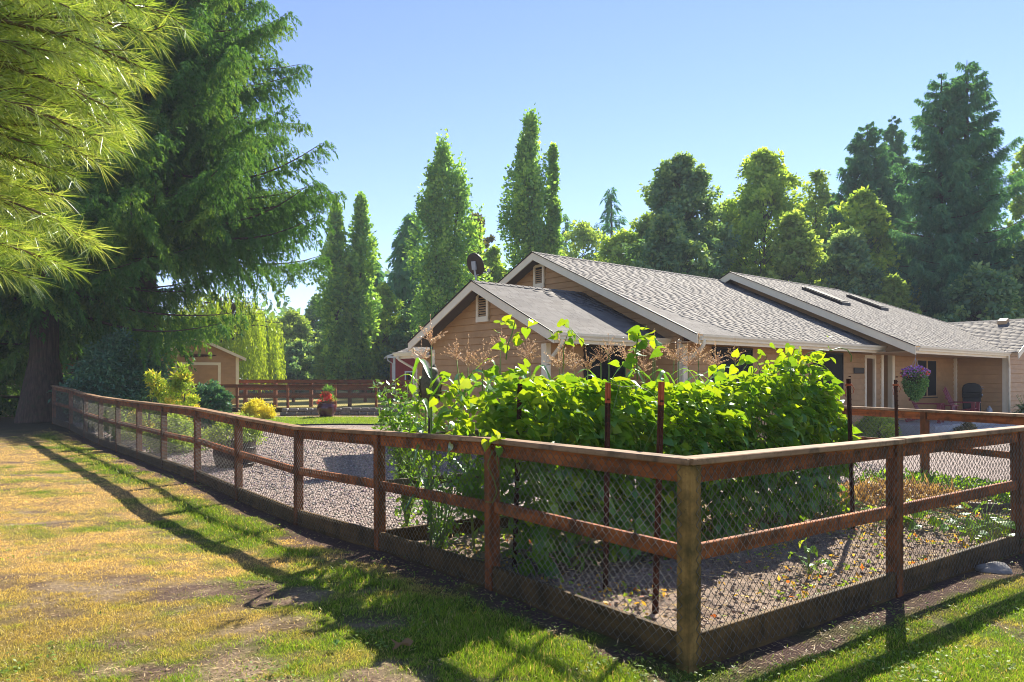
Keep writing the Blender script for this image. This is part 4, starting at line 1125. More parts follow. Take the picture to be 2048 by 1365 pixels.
def cedar(name, label, base, H, R, zb, nb, leaf, ks, seed, prof, tr, sag=.24, tops=((0, 0, 1.0),), dens=1.0, cat="tree", zmax=None):
    """trunk and separate boughs; boughs of one length class share their mesh"""
    rng = np.random.default_rng(seed); t0 = thing(name, label, cat, base); paths = []
    for (dx, dy, f) in tops:
        hh = H*f; pts = []; rr = []
        for k in range(10):
            s = k/9; pts.append((dx*float(ss(.1, .6, s))+.10*math.sin(s*5+seed), dy*float(ss(.1, .6, s)), hh*s*.985)); rr.append(tr*((1-s)**.8)*.92+.015+(tr*.75 if k == 0 else 0))
        paths.append((pts, rr))
    link("trunk", tubes_mesh("trunk", paths, M['bark'], 9), None, t0)
    cls = [R*.95, R*.62, R*.36, R*.17]; meshes = [[bough_mesh(c, seed*10+i*3+j, leaf, ks*(1 if i < 3 else .8), sag, dens) for j in range(3)] for i, c in enumerate(cls)]
    for i in range(nb):
        dx, dy, f = tops[i % len(tops)]; hh = H*f; u = ((i+rng.random())/nb)**.95; z = zb+(hh*.985-zb)*u
        rl = R*((1-u)**prof*.95+.05)*rng.uniform(.68, 1.10); k = int(np.argmin([abs(math.log(rl/c)) for c in cls])); sc = rl/cls[k]
        o = link("bough", meshes[k][rng.integers(3)], None, t0)
        o.location = (dx*float(ss(.1, .6, z/hh)), dy*float(ss(.1, .6, z/hh)), z); o.rotation_euler = (rng.normal()*.10, rng.normal()*.08-.25*u, i*2.39996+rng.normal()*.3); o.scale = (sc, sc*rng.uniform(.85, 1.15), sc)
    return t0

def env(shape, t):
    t = np.asarray(t, float)
    if shape == 'broad': return np.clip(1-np.clip(t, 0, 1)**3.0, 0, 1)**.7*(.55+.45*ss(0, .35, t))+.03
    if shape == 'round': return np.sqrt(np.clip(1-(2*t-1)**2, 0, 1))**.8
    if shape == 'egg': return np.clip(np.sin(np.pi*np.clip(t, 0, 1)**.75), 0, 1)**.7
    if shape == 'column': return np.clip((.55+.75*t)*(1-ss(.55, 1.02, t)*.97), .03, 1)
    if shape == 'mound': return np.sqrt(np.clip(1-t**2, 0, 1))
    return np.ones_like(t)

def broadleaf(name, label, base, H, R, zb, ncl, nl, leaf, ll, lw, seed, shape='egg', cat="tree", group=None, trunks=((0, 0),), cr=None, tr=.15, bark='bark_grey', flat=.75, ry=None, up=.1, inner=.35, rough=.3, limbs=.3):
    """crown of many leaf clumps round limbs; outline roughened"""
    rng = np.random.default_rng(seed); t0 = thing(name, label, cat, base, 0, group); ry = ry or R
    t = rng.random(ncl)**.9; a = rng.random(ncl)*2*np.pi
    e = env(shape, t)*(1+rough*(2*vnoise(a*1.6+seed, t*7, seed)-1.0))
    rr = np.sqrt(inner+(1-inner)*rng.random(ncl))*e
    cx = R*rr*np.cos(a); cy = ry*rr*np.sin(a); cz = zb+(H-zb)*t
    if len(trunks) > 1:
        w_ = rng.integers(len(trunks), size=ncl); tk = np.array(trunks); cx += tk[w_, 0]; cy += tk[w_, 1]
        if tk.shape[1] > 2: cz = zb+(H*tk[w_, 2]-zb)*t
    Cc = np.stack([cx, cy, cz], -1); cr = cr or R*.22
    paths = []
    for tk in trunks:
        f = tk[2] if len(tk) > 2 else 1
        hh = H*f*.93
        paths.append(([(tk[0]*s+.05*math.sin(s*6+seed), tk[1]*s, hh*s) for s in np.linspace(0, 1, 8)], [tr*(1-.9*s)+.01 for s in np.linspace(0, 1, 8)]))
    for i in range(0, ncl, max(1, int(1/limbs))):
        tk = trunks[0] if len(trunks) == 1 else trunks[int(w_[i])]
        z0 = max(zb*.6, Cc[i, 2]-(.5+.5*rng.random())*np.hypot(cx[i], cy[i])-H*.06); s = z0/(H*.93)
        p0 = np.array([tk[0]*s, tk[1]*s, z0]); p2 = Cc[i]; p1 = (p0+p2)/2+np.array([0, 0, -.08*R])
        paths.append(([p0, p1, p2], [tr*.28, tr*.16, .012]))
    n = ncl*nl; ci = np.repeat(np.arange(ncl), nl)
    g = rng.normal(size=(n, 3)); g = unit(g)*(rng.random((n, 1))**.45); sc = cr*rng.uniform(.65, 1.3, ncl)[ci][:, None]
    P = Cc[ci]+g*sc*np.array([1, 1, flat])
    P[:, 2] = np.maximum(P[:, 2], .03)
    Dr = unit(g*.7+rng.normal(size=(n, 3))*.6+np.array([0, 0, up-.35])); S_ = sides(Dr, rng, np.array([0, 0, .9]))
    T = np.clip(.55*rng.random(ncl)[ci]+.45*rng.random(n)+.12*g[:, 2], 0, 1)
    link("trunk", tubes_mesh("trunk", paths, M[bark], 6), None, t0)
    s_ = rng.uniform(.7, 1.25, n)
    link("crown", big_mesh("crown", kites(P, Dr, S_, ll*s_, lw*s_), kite_faces(n), L[leaf], tint=np.repeat(T, 4)), None, t0)
    return t0

def tbase(px, D): p = at(px, D, z=0); p.z = gz(p.x, D)-.05; return p
def htop(top, D, b): return CAM_H+(HOR-top)/F_PX*D-b.z
def wpx(n, D): return n/F_PX*D

# ------------------------------------------------------------------ the big cedars on the left
b = tbase(297, 29); cedar("cedar_tree", "tall dark green cedar with drooping branches standing left of the tan shed", b, 25, 7.7, 7.2, 270, 'cedar', 1.0, 3, .48, .46)
b = tbase(92, 25.5); cedar("cedar_tree", "big cedar with thick flared trunk at the far left end of the fence", b, 21, 6.2, 4.2, 190, 'cedar', 1.1, 5, .55, .52)
b = tbase(-70, 29); cedar("cedar_tree", "dark shaded cedar at the left edge behind the flared trunk", b, 22, 6.5, 1.0, 130, 'cedar', 1.4, 8, .6, .4)
b = tbase(150, 38); cedar("cedar_tree", "cedar further back in the gap between the two big trunks", b, 20, 5.0, 2.4, 110, 'cedar', 1.6, 9, .65, .3)

# ------------------------------------------------------------------ the pine whose boughs hang in from the left
def pine():
    rng = np.random.default_rng(21); base = Vector((-8.6, 5.4, gz(-8.6, 5.4)-.05))
    t0 = thing("pine_tree", "long needled yellow green pine reaching in at the upper left", "tree", base, 0)
    tips = [(345, 36, 5.2), (300, 64, 5.0), (268, 128, 4.8), (262, 150, 5.6), (232, 188, 5.3), (246, 232, 4.9), (242, 262, 5.1), (222, 286, 5.2), (180, 268, 4.6), (172, 312, 5.3), (128, 345, 5.0), (96, 388, 5.2),
            (112, 440, 4.9), (176, 484, 5.0), (110, 522, 5.1), (40, 546, 5.0), (60, 470, 5.4), (150, 20, 4.6), (190, 70, 5.4), (120, 110, 4.7), (150, 160, 5.5), (90, 200, 4.8), (120, 250, 5.4), (60, 290, 4.7), (70, 340, 5.5),
            (30, 100, 5.0), (20, 180, 5.3), (10, 30, 5.1), (30, 250, 5.6), (30, 370, 5.2), (230, 10, 5.5), (60, 60, 5.6), (70, 150, 5.2), (200, 130, 5.2), (140, 210, 5.0), (20, 500, 5.5), (90, 20, 5.2), (190, 225, 5.3), (280, 16, 5.0), (95, 300, 5.1), (20, 320, 5.3), (130, 70, 5.0), (0, 455, 5.2), (60, 430, 5.0)]
    paths = [([(0, 0, 0), (.05, 0, 4), (0, .05, 9), (0, 0, 14)], [.32, .26, .16, .03])]
    C = []; D_ = []; T = []; Ls = []
    for (px, py, D) in tips:
        tip = np.array(at(px, D, y=py))-np.array(base); st = np.array(at(px-rng.uniform(330, 520), D+rng.uniform(-.2, .3), y=py-rng.uniform(-20, 130)))-np.array(base)
        root = np.array([0, 0, st[2]-.3+rng.uniform(-.3, .3)])
        def P(s):
            q = st*(1-s)+tip*s; q = q+np.array([0, 0, .16*math.sin(math.pi*s)*(tip[0]-st[0])*.5]); return q
        paths.append(([root, P(0), P(.35), P(.7), P(.97)], [.04, .022, .014, .009, .005]))
        tw = []
        for k in range(26):
            s = .12+.88*k/25; p = P(s); d = P(min(1, s+.05))-P(s-.05); d /= np.linalg.norm(d)
            lat = np.cross(d, [0, 0, 1]); lat /= np.linalg.norm(lat)
            sg = 1 if k % 2 else -1
            dd = d*.85+lat*sg*rng.uniform(.2, .75)+np.array([0, 0, rng.uniform(-.35, .22)]); dd /= np.linalg.norm(dd)
            ln = rng.uniform(.18, .42)*(1.1-.75*s)+.03; tw.append((p, dd, ln))
        tw.append((P(.90), (P(1)-P(.9))/np.linalg.norm(P(1)-P(.9)), np.linalg.norm(P(1)-P(.9))))
        cl = rng.random()
        for p, dd, ln in tw:
            if ln > .12: paths.append(([p, p+dd*ln], [.005, .003]))
            nn = int(14+50*ln); tt = .3*cl+.45*rng.random()
            for j in range(nn):
                s = rng.random()**.6; r = rng.normal(size=3); r -= dd*np.dot(r, dd); r /= np.linalg.norm(r)+1e-9
                nd = dd*(.35+.75*s)+r*rng.uniform(.35, .95)+np.array([0, 0, -.06]); C.append(p+dd*ln*s); D_.append(nd); T.append(min(1, tt+rng.uniform(0, .3))); Ls.append(rng.uniform(.15, .22))
    C = np.array(C); D_ = unit(np.array(D_)); S_ = sides(D_, rng); Ls = np.array(Ls); T = np.array(T)
    # each needle: two bent pieces
    n = len(C); w_ = .0036
    mid = C+D_*Ls[:, None]*.55; d2 = unit(D_+np.array([0, 0, -.12])); end = mid+d2*Ls[:, None]*.45
    V = np.stack([C-S_*w_*.5, C+S_*w_*.5, mid+S_*w_*.5, mid-S_*w_*.5, end], 1).reshape(-1, 3)
    i = np.arange(n)[:, None]*5; F = np.concatenate([i+np.array([[0, 1, 2]]), i+np.array([[0, 2, 3]]), i+np.array([[3, 2, 4]])], 1).reshape(-1, 3)
    link("trunk", tubes_mesh("trunk", paths, M['twig'], 5), None, t0)
    link("needles", big_mesh("needles", V, F, L['pine'], tint=np.repeat(T, 5)), None, t0)
pine()

# ------------------------------------------------------------------ trees of the background
def poplar(px, top, hw_, D, seed, label, trunks=((0, 0, 1),), ncl=240, zb=1.6):
    b = tbase(px, D); H = htop(top, D, b)
    broadleaf("poplar_tree", label, b, H, wpx(hw_, D), zb, int(ncl*1.35), 46, 'poplar', .30, .22, seed, 'column', group="poplars beyond the paddock", trunks=trunks, cr=wpx(hw_, D)*.30, tr=.2, flat=2.2, up=.7, inner=.10, rough=.85, limbs=.25)
poplar(672, 418, 30, 58, 31, "left twin of the shorter poplar pair, right of the willow")
poplar(722, 402, 28, 59, 32, "right twin of the shorter poplar pair, with the taller tip")
poplar(886, 294, 46, 57, 33, "single broad poplar rising behind the satellite dish", trunks=((0, 0, 1), (1.2, .3, .93), (-.8, 0, .9)), ncl=420)
poplar(1062, 243, 44, 55, 34, "tallest poplar, above the ridge of the main gable", trunks=((0, 0, 1), (-.5, .3, .92)), ncl=380)
poplar(1106, 298, 20, 55.5, 35, "slim poplar hugging the tallest one on its right", ncl=200)

def bl(label, px, top, hwp, D, leaf, seed, ncl=170, nl=85, shape='egg', zb=1.0, ll=.32, lw=.235, name="broadleaf_tree", cat="tree", **k):
    b = tbase(px, D); H = htop(top, D, b); R = wpx(hwp, D)
    k.setdefault('rough', .75); k.setdefault('inner', .15)
    return broadleaf(name, label, b, H, R, zb, int(ncl*1.15), int(nl*.85), leaf, ll, lw, seed, shape, cat, cr=k.pop('cr', R*.16), **k)
bl("rounded green tree just right of the willow, left of the poplars", 585, 628, 62, 76, 'lime', 41, 190, 80)
bl("dark green tree between the willow and the short poplars", 632, 596, 48, 80, 'maple', 42, 150, 80)
bl("yellow green tree low between the two left poplar groups", 766, 574, 50, 64, 'yellow', 43, 190, 80)
bl("bronze leaved tree peeping out right of the single broad poplar", 952, 432, 32, 70, 'brown', 44, 130, 80, shape='round', zb=8)
bl("light green tree between the broad poplar and the tallest poplar", 988, 500, 46, 66, 'yellow', 45, 160, 80)
bl("light green crown just above the main ridge right of the poplars", 1165, 452, 88, 72, 'lime', 46, 240, 80, shape='broad')
bl("pale green tree below the little spire conifer", 1250, 468, 84, 64, 'yellow', 47, 240, 80, shape='broad')
bl("dark maple behind the middle of the long roof", 1362, 320, 92, 52, 'maple', 48, 380, 90, zb=2.0, shape='broad')
bl("big yellow green tree behind the roof, right of the dark maple", 1528, 310, 108, 57, 'yellow', 49, 420, 95, zb=2.0, shape='broad')
bl("thin crowned tree right of the big yellow green one", 1632, 346, 64, 60, 'lime', 50, 150, 60, rough=.8, shape='broad')
bl("yellow leaved tree in front of the twin topped dark conifers", 1728, 388, 76, 50, 'yellow', 51, 220, 85, shape='broad')
bl("dark leafy tree between yellow tree and big right cedar, above skylights", 1700, 470, 82, 46, 'maple', 52, 240, 90)
bl("pale leaved shrub above the right end of the skylight roof", 1785, 560, 42, 43, 'lime', 53, 110, 70)
bl("yellow tree at the right edge behind the big cedar", 2052, 290, 44, 62, 'yellow', 54, 190, 80)
bl("dark leafy tree at the right edge above the garage wing", 2065, 480, 78, 44, 'maple', 55, 260, 90)
bl("dark leafy tree low behind the long roof's middle", 1330, 440, 100, 48, 'maple', 56, 240, 85)
bl("light tree behind the roof left of the skylights", 1590, 430, 80, 50, 'lime', 57, 220, 85)
bl("olive tree in the gap under the left cedars", 185, 590, 80, 47, 'lime', 58, 170, 80)
bl("young green tree on the lawn edge below the short poplars", 600, 690, 55, 68, 'maple', 59, 130, 80)
bl("shady green tree under the single broad poplar", 850, 610, 70, 63, 'maple', 60, 190, 85)
bl("leafy tree low behind the short poplars", 700, 640, 60, 66, 'lime', 61, 170, 80)
bl("dark leafy tree on the right above the garage ridge", 1960, 540, 90, 42, 'maple', 62, 240, 85)

bl("green tree between the dark maple and the big yellow green tree", 1452, 410, 70, 60, 'lime', 63, 200, 80, shape='broad')
bl("green tree filling the gap left of the dark maple", 1298, 432, 70, 66, 'lime', 64, 190, 80, shape='broad')
bl("leafy tree behind the thin crowned one, left of the conifers", 1665, 405, 70, 64, 'maple', 65, 200, 80, shape='broad')
def cn(label, px, top, hwp, D, leaf, seed, nbr=110, nk=16000, kl=.55, kw=.16, prof=.85, zb=1.0, **k):
    b = tbase(px, D); H = htop(top, D, b)
    return conifer("conifer_tree", label, b, H, wpx(hwp, D), zb, nbr, nk, leaf, kl, kw, seed, prof, **k)
cn("dark conifer left of the single broad poplar", 822, 425, 92, 68, 'cedar_blue', 71, 150, 30000, .5, .16, .62)
cn("small conifer tip right of the slim poplar", 1130, 428, 50, 82, 'cedar_blue', 72, 70, 7000, .5, .15, .6)
cn("little spire conifer standing alone against the sky above the ridge", 1221, 373, 78, 78, 'cedar_blue', 73, 90, 9000, .5, .14, .7)
b = tbase(1735, 58); cedar("conifer_tree", "left twin conifer left of the big right cedar", b, htop(238, 58, b), wpx(150, 58), 1.0, 190, "cedar_blue", 1.8, 74, .66, .3)
b = tbase(1786, 66); cedar("conifer_tree", "narrow conifer tip close beside the left twin conifer", b, htop(222, 66, b), wpx(95, 66), 1.0, 140, "cedar_blue", 2.0, 75, .7, .3)
b = tbase(1913, 48); cedar("conifer_tree", "big double topped cedar dominating the right side", b, htop(110, 48, b), wpx(172, 48), 1.5, 290, "cedar_blue", 1.5, 76, .64, .5, tops=((.75, 0, 1.0), (-.8, .2, .965)))
cn("dark conifer at the right edge beside the big double topped cedar", 2120, 400, 110, 50, 'cedar_blue', 77, 120, 16000)
cn("dark conifer behind the short poplars on their right", 748, 520, 40, 72, 'cedar_blue', 78, 80, 8000)
cn("dark conifer low behind the roof, left of the big right cedar", 1800, 470, 80, 54, 'cedar_blue', 79, 110, 14000)

def willow():
    D = 47; b = tbase(445, D); rng = np.random.default_rng(81); t0 = thing("willow_tree", "bright yellow green weeping willow behind the shed", "tree", b)
    R = 3.75; H = 7.4; C = []; D_ = []; T = []; paths = [([(0, 0, 0), (.1, 0, 2), (0, .1, 4), (0, 0, 6.2)], [.4, .33, .24, .06])]
    for i in range(430):
        a = rng.random()*2*math.pi; r = R*math.sqrt(.08+.92*rng.random()); z0 = 3.6+(H-3.6)*math.sqrt(max(0, 1-(r/R)**2))*rng.uniform(.75, 1.0)+rng.normal()*.2
        x, y = r*math.cos(a), r*math.sin(a); ln = max(.8, z0-rng.uniform(.7, 2.2)); sw = rng.normal()*.15; tt = rng.random()
        if i % 6 == 0: paths.append(([(0, 0, 3.6+rng.random()*1.5), (x*.5, y*.5, z0+.1), (x, y, z0)], [.09, .05, .02]))
        for k in range(int(ln/.075)):
            s = k*.075; o_ = rng.normal(size=3)*.045
            C.append((x*(1+.05*s/ln)+sw*s*.3+o_[0], y*(1+.05*s/ln)+o_[1], z0-s+o_[2])); D_.append((rng.normal()*.3, rng.normal()*.3, -.9)); T.append(.6*tt+.4*rng.random())
    C = np.array(C); D_ = unit(np.array(D_)); S_ = sides(D_, rng)
    link("trunk", tubes_mesh("trunk", paths, M['bark'], 6), None, t0)
    link("crown", big_mesh("crown", kites(C, D_, S_, .24, .075), kite_faces(len(C)), L['willow'], tint=np.repeat(np.array(T), 4)), None, t0)
willow()

def far_wood():
    rng = np.random.default_rng(91); C = []; T = []; n = 0
    for k in range(150):
        px = rng.uniform(-350, 2500); D = rng.uniform(84, 112); p = tbase(px, D); H = rng.uniform(6, 9.5)*(1.15 if px < 780 else 1.75); R = rng.uniform(2.2, 3.8); tt = rng.random()
        g = unit(rng.normal(size=(320, 3)))*rng.random((320, 1))**.33; q = np.array([p.x, p.y, p.z+H*.5])+g*np.array([R, R, H*.52]); C.append(q); T.append(np.clip(tt*.6+.4*rng.random(320), 0, 1))
    C = np.concatenate(C); T = np.concatenate(T); D_ = unit(rng.normal(size=C.shape)); S_ = sides(D_, rng)
    o = link("far_wood", big_mesh("far_wood", kites(C, D_, S_, 1.0, .7), kite_faces(len(C)), L['wood_far'], tint=np.repeat(T, 4))); o["kind"] = "stuff"
far_wood()

# ------------------------------------------------------------------ shrubs inside the fence
def shrub(name, label, px, D, top, hwp, leaf, seed, ncl=60, nl=110, ll=.09, lw=.05, shape='mound', zb=.05, **k):
    b = tbase(px, D); b.z += .05; H = htop(top, D, b); R = wpx(hwp, D)
    return broadleaf(name, label, b, H, R, zb, ncl, nl, leaf, ll, lw, seed, shape, "shrub", cr=k.pop('cr', R*.3), tr=.03, **k)
shrub("rhododendron_bush", "large dark glossy evergreen bush left of the shed", 238, 25, 680, 80, 'rhodo', 101, 170, 110, .15, .065, 'egg')
shrub("rhododendron_bush", "dark glossy bush lower and left of the largest one", 205, 24, 720, 70, 'rhodo', 102, 110, 110, .15, .065, 'egg')
shrub("nandina_bush", "orange tipped golden bush in front of the dark evergreen", 302, 18.6, 752, 42, 'nandina', 103, 46, 110, .10, .035, 'egg', up=.6, rough=.5)
shrub("nandina_bush", "taller yellow green feathery bush in front of the shed door", 366, 18.4, 735, 36, 'nandina', 104, 46, 110, .10, .035, 'egg', up=.6, rough=.5)
shrub("evergreen_bush", "round dark green bush right of the feathery golden bushes", 420, 20.5, 768, 34, 'rhodo', 105, 70, 110, .10, .05, 'round')
shrub("golden_mound", "small bright yellow rounded shrub below the far fence", 515, 27, 806, 30, 'gold', 106, 60, 120, .10, .03, 'mound')
shrub("leafy_shrub", "loose light green shrub behind the fence left of the half barrel", 345, 16.4, 838, 52, 'lime', 107, 70, 80, .07, .04, 'egg', rough=.5)
shrub("leafy_shrub", "light green shrub furthest left behind the fence", 262, 19.5, 812, 50, 'lime', 108, 60, 90, .08, .045, 'egg', rough=.5)
shrub("leafy_shrub", "scrappy green shrub between the two light green ones", 208, 21.8, 806, 36, 'lime', 109, 50, 90, .08, .045, 'egg', rough=.5)
def on_top(name, label, cat, loc, R, H, leaf, seed, ncl, nl, ll, lw, shape='mound', **k):
    return broadleaf(name, label, loc, H, R, .02, ncl, nl, leaf, ll, lw, seed, shape, cat, cr=k.pop('cr', R*.3), tr=.012, **k)
on_top("barrel_plant", "bushy pale green plant growing in the half barrel", "plant", bar.location+Vector((0, 0, .40)), .52, .50, 'lime', 110, 60, 80, .07, .03)
fl = on_top("urn_flowers", "red and dark flowers with wispy grass in the maroon urn", "flowers", urn.location+Vector((0, 0, .52)), .30, .42, 'redpet', 111, 26, 40, .07, .05)
on_top("urn_grass", "green wisps and leaves rising from the maroon urn", "plant", urn.location+Vector((.05, .05, .5)), .26, .62, 'basket', 112, 22, 26, .16, .02, 'egg', up=1.2)
q = hw(6.9, -.25); shrub("yellow_shrub", "yellow green shrub at the foot of the house wall by the steps", 1757, q.y, 828, 36, 'yellow', 113, 70, 100, .07, .04, 'mound')
q = hw(9.4, -1.7, 0); t_ = thing("low_planter", "small dark round planter at the bottom of the porch steps", "planter", hw(9.3, -1.9, 0)); MB().lathe([(.22, 0), (.27, .22), (.25, .23), (0, .2)], 16).build("pot", M['barrel'], t_)
on_top("planter_plant", "dull bronze plant in the small dark planter", "plant", t_.location+Vector((0, 0, .2)), .26, .28, 'brown', 114, 24, 60, .07, .03)

def hosta():
    p = place(15.75, -1.55, .0); rng = np.random.default_rng(120); pt = thing("hosta_pot", "broad low pot on the paving at the porch end", "planter", p)
    MB().lathe([(.24, 0), (.34, .34), (.36, .36), (.33, .36), (.0, .30)], 20).build("pot", M['concrete'], pt)
    t0 = thing("hosta_plant", "large spreading variegated hosta beside the white downspout", "plant", p+Vector((0, 0, .33)))
    me = []
    for v in range(3):
        Vv = []; n = 6
        for k in range(n+1):
            s = k/n; z = .42*math.sin(s*2.1)*(.8+.2*v)-.20*s*s; x = .62*s; wd = .075*math.sin(math.pi*min(1, s*1.02)**.8)+.004
            Vv += [(x, -wd, z+.012), (x, 0, z), (x, wd, z+.012)]
        F = [(k*3+j, k*3+j+1, k*3+j+4, k*3+j+3) for k in range(n) for j in range(2)]
        m = bpy.data.meshes.new("leaf"); m.from_pydata(Vv, [], F); m.materials.append(L['hosta'])
        a = m.attributes.new("tint", 'FLOAT', 'POINT'); a.data.foreach_set("value", np.tile([.95, .25, .95], n+1).astype('f4')); me.append(m)
    for i in range(70):
        o = link("leaf", me[i % 3], None, t0); a = i*2.4; s = rng.uniform(.7, 1.05); o.rotation_euler = (rng.normal()*.15, -rng.uniform(-.15, .95), a); o.scale = (s, s*.8, s)
    mb = MB()
    for k in range(10):
        a = rng.random()*6.3; e = Vector((.30*math.cos(a), .30*math.sin(a), .78+rng.random()*.15)); mb.tube([(0, 0, .05), e*.5+Vector((0, 0, .1)), e], [.007, .006, .004], 5)
    mb.build("flower_stalk", L['stalk'], t0)
hosta()

def basket():
    p = hw(8.36, -.98, 2.3); t0 = thing("hanging_basket", "hanging basket of purple and red flowers under the porch eave", "basket", (p.x, p.y, 1.68)); rng = np.random.default_rng(130)
    mb = MB()
    for k in range(3):
        a = k*2.1; mb.tube([(.24*math.cos(a), .24*math.sin(a), .05), (0, 0, .55)], .006, 4)
    mb.tube([(0, 0, .55), (0, 0, .78)], .006, 4); mb.build("chain", M['steel'], t0)
    MB().lathe([(.05, -.16), (.18, -.10), (.25, .04), (.23, .05), (0, .02)], 18).build("pot", M['barrel'], t0)
    def blob(n, zc, R, hz, leaf, ll, lw, nm, dn):
        g = unit(rng.normal(size=(n, 3)))*rng.random((n, 1))**.3; P = g*np.array([R, R, hz])+np.array([0, 0, zc]); P[:, :2] *= np.clip(1-.55*np.clip((.1-P[:, 2:3])/.75, 0, 1)**1.5, .25, 1)
        Dr = unit(g+rng.normal(size=(n, 3))*.5+np.array([0, 0, dn])); link(nm, big_mesh(nm, kites(P, Dr, sides(Dr, rng), ll, lw), kite_faces(n), L[leaf], tint=np.repeat(rng.random(n), 4)), None, t0)["kind"] = "stuff"
    blob(3000, -.18, .33, .42, 'basket', .06, .035, "foliage", -.5); blob(420, .16, .34, .17, 'purple', .06, .055, "purple_flowers", .2); blob(70, .12, .36, .16, 'redpet', .07, .06, "red_flowers", .2); blob(500, .12, .32, .18, 'basket', .06, .03, "top_foliage", .2)
basket()

# ------------------------------------------------------------------ beans
def bean_template(curl, fold, seed):
    """heart shaped leaflet, base at the origin, tip along +x, about 1 long"""
    half = [(-.06, .0), (-.10, .22), (.02, .40), (.20, .455), (.42, .40), (.66, .24), (.86, .09), (1.0, .0)]
    r = np.random.default_rng(seed); V = []; mid = [0, .12, .3, .5, .7, .88]
    for x in mid: V.append((x, 0, -curl*x*x))
    nm = len(mid)
    for s in (1, -1):
        for x, y in half[1:-1]:
            V.append((x, s*y, fold*y-curl*x*x+r.normal()*.02))
    tip = len(V); V.append((1.0, 0, -curl*1.05))
    F = []
    for k, s in enumerate((1, -1)):
        o = nm+k*6; a = [o+i for i in range(6)]
        fs = [(0, a[0], a[1]), (0, a[1], 1), (1, a[1], a[2]), (1, a[2], 2), (2, a[2], a[3]), (2, a[3], 3), (3, a[3], a[4]), (3, a[4], 4), (4, a[4], a[5]), (4, a[5], 5), (5, a[5], tip)]
        F += fs if s < 0 else [tuple(reversed(f)) for f in fs]
    return np.array(V, float), np.array(F)
BT = [bean_template(.22, .18, 1), bean_template(.42, .30, 2), bean_template(.10, -.12, 3), bean_template(.3, .05, 4)]
def frames(Dr, Nn):
    x = unit(Dr); y = unit(np.cross(Nn, x)); z = np.cross(x, y); return x, y, z
def bake_leaves(P, Dr, Nn, S, T, which, name, mat, parent):
    x, y, z = frames(Dr, Nn); Vs = []; Fs = []; Ts = []; base = 0
    for k, (V, F) in enumerate(BT):
        i = np.where(which == k)[0]
        if not len(i): continue
        W = (P[i, None]+S[i, None, None]*(V[None, :, 0:1]*x[i, None]+V[None, :, 1:2]*y[i, None]+V[None, :, 2:3]*z[i, None]))
        Vs.append(W.reshape(-1, 3)); Fs.append((np.arange(len(i))[:, None, None]*len(V)+F[None]+base).reshape(-1, 3)); Ts.append(np.repeat(T[i], len(V))); base += len(i)*len(V)
    return link(name, big_mesh(name, np.concatenate(Vs), np.concatenate(Fs), mat, tint=np.concatenate(Ts), smooth=False), None, parent)

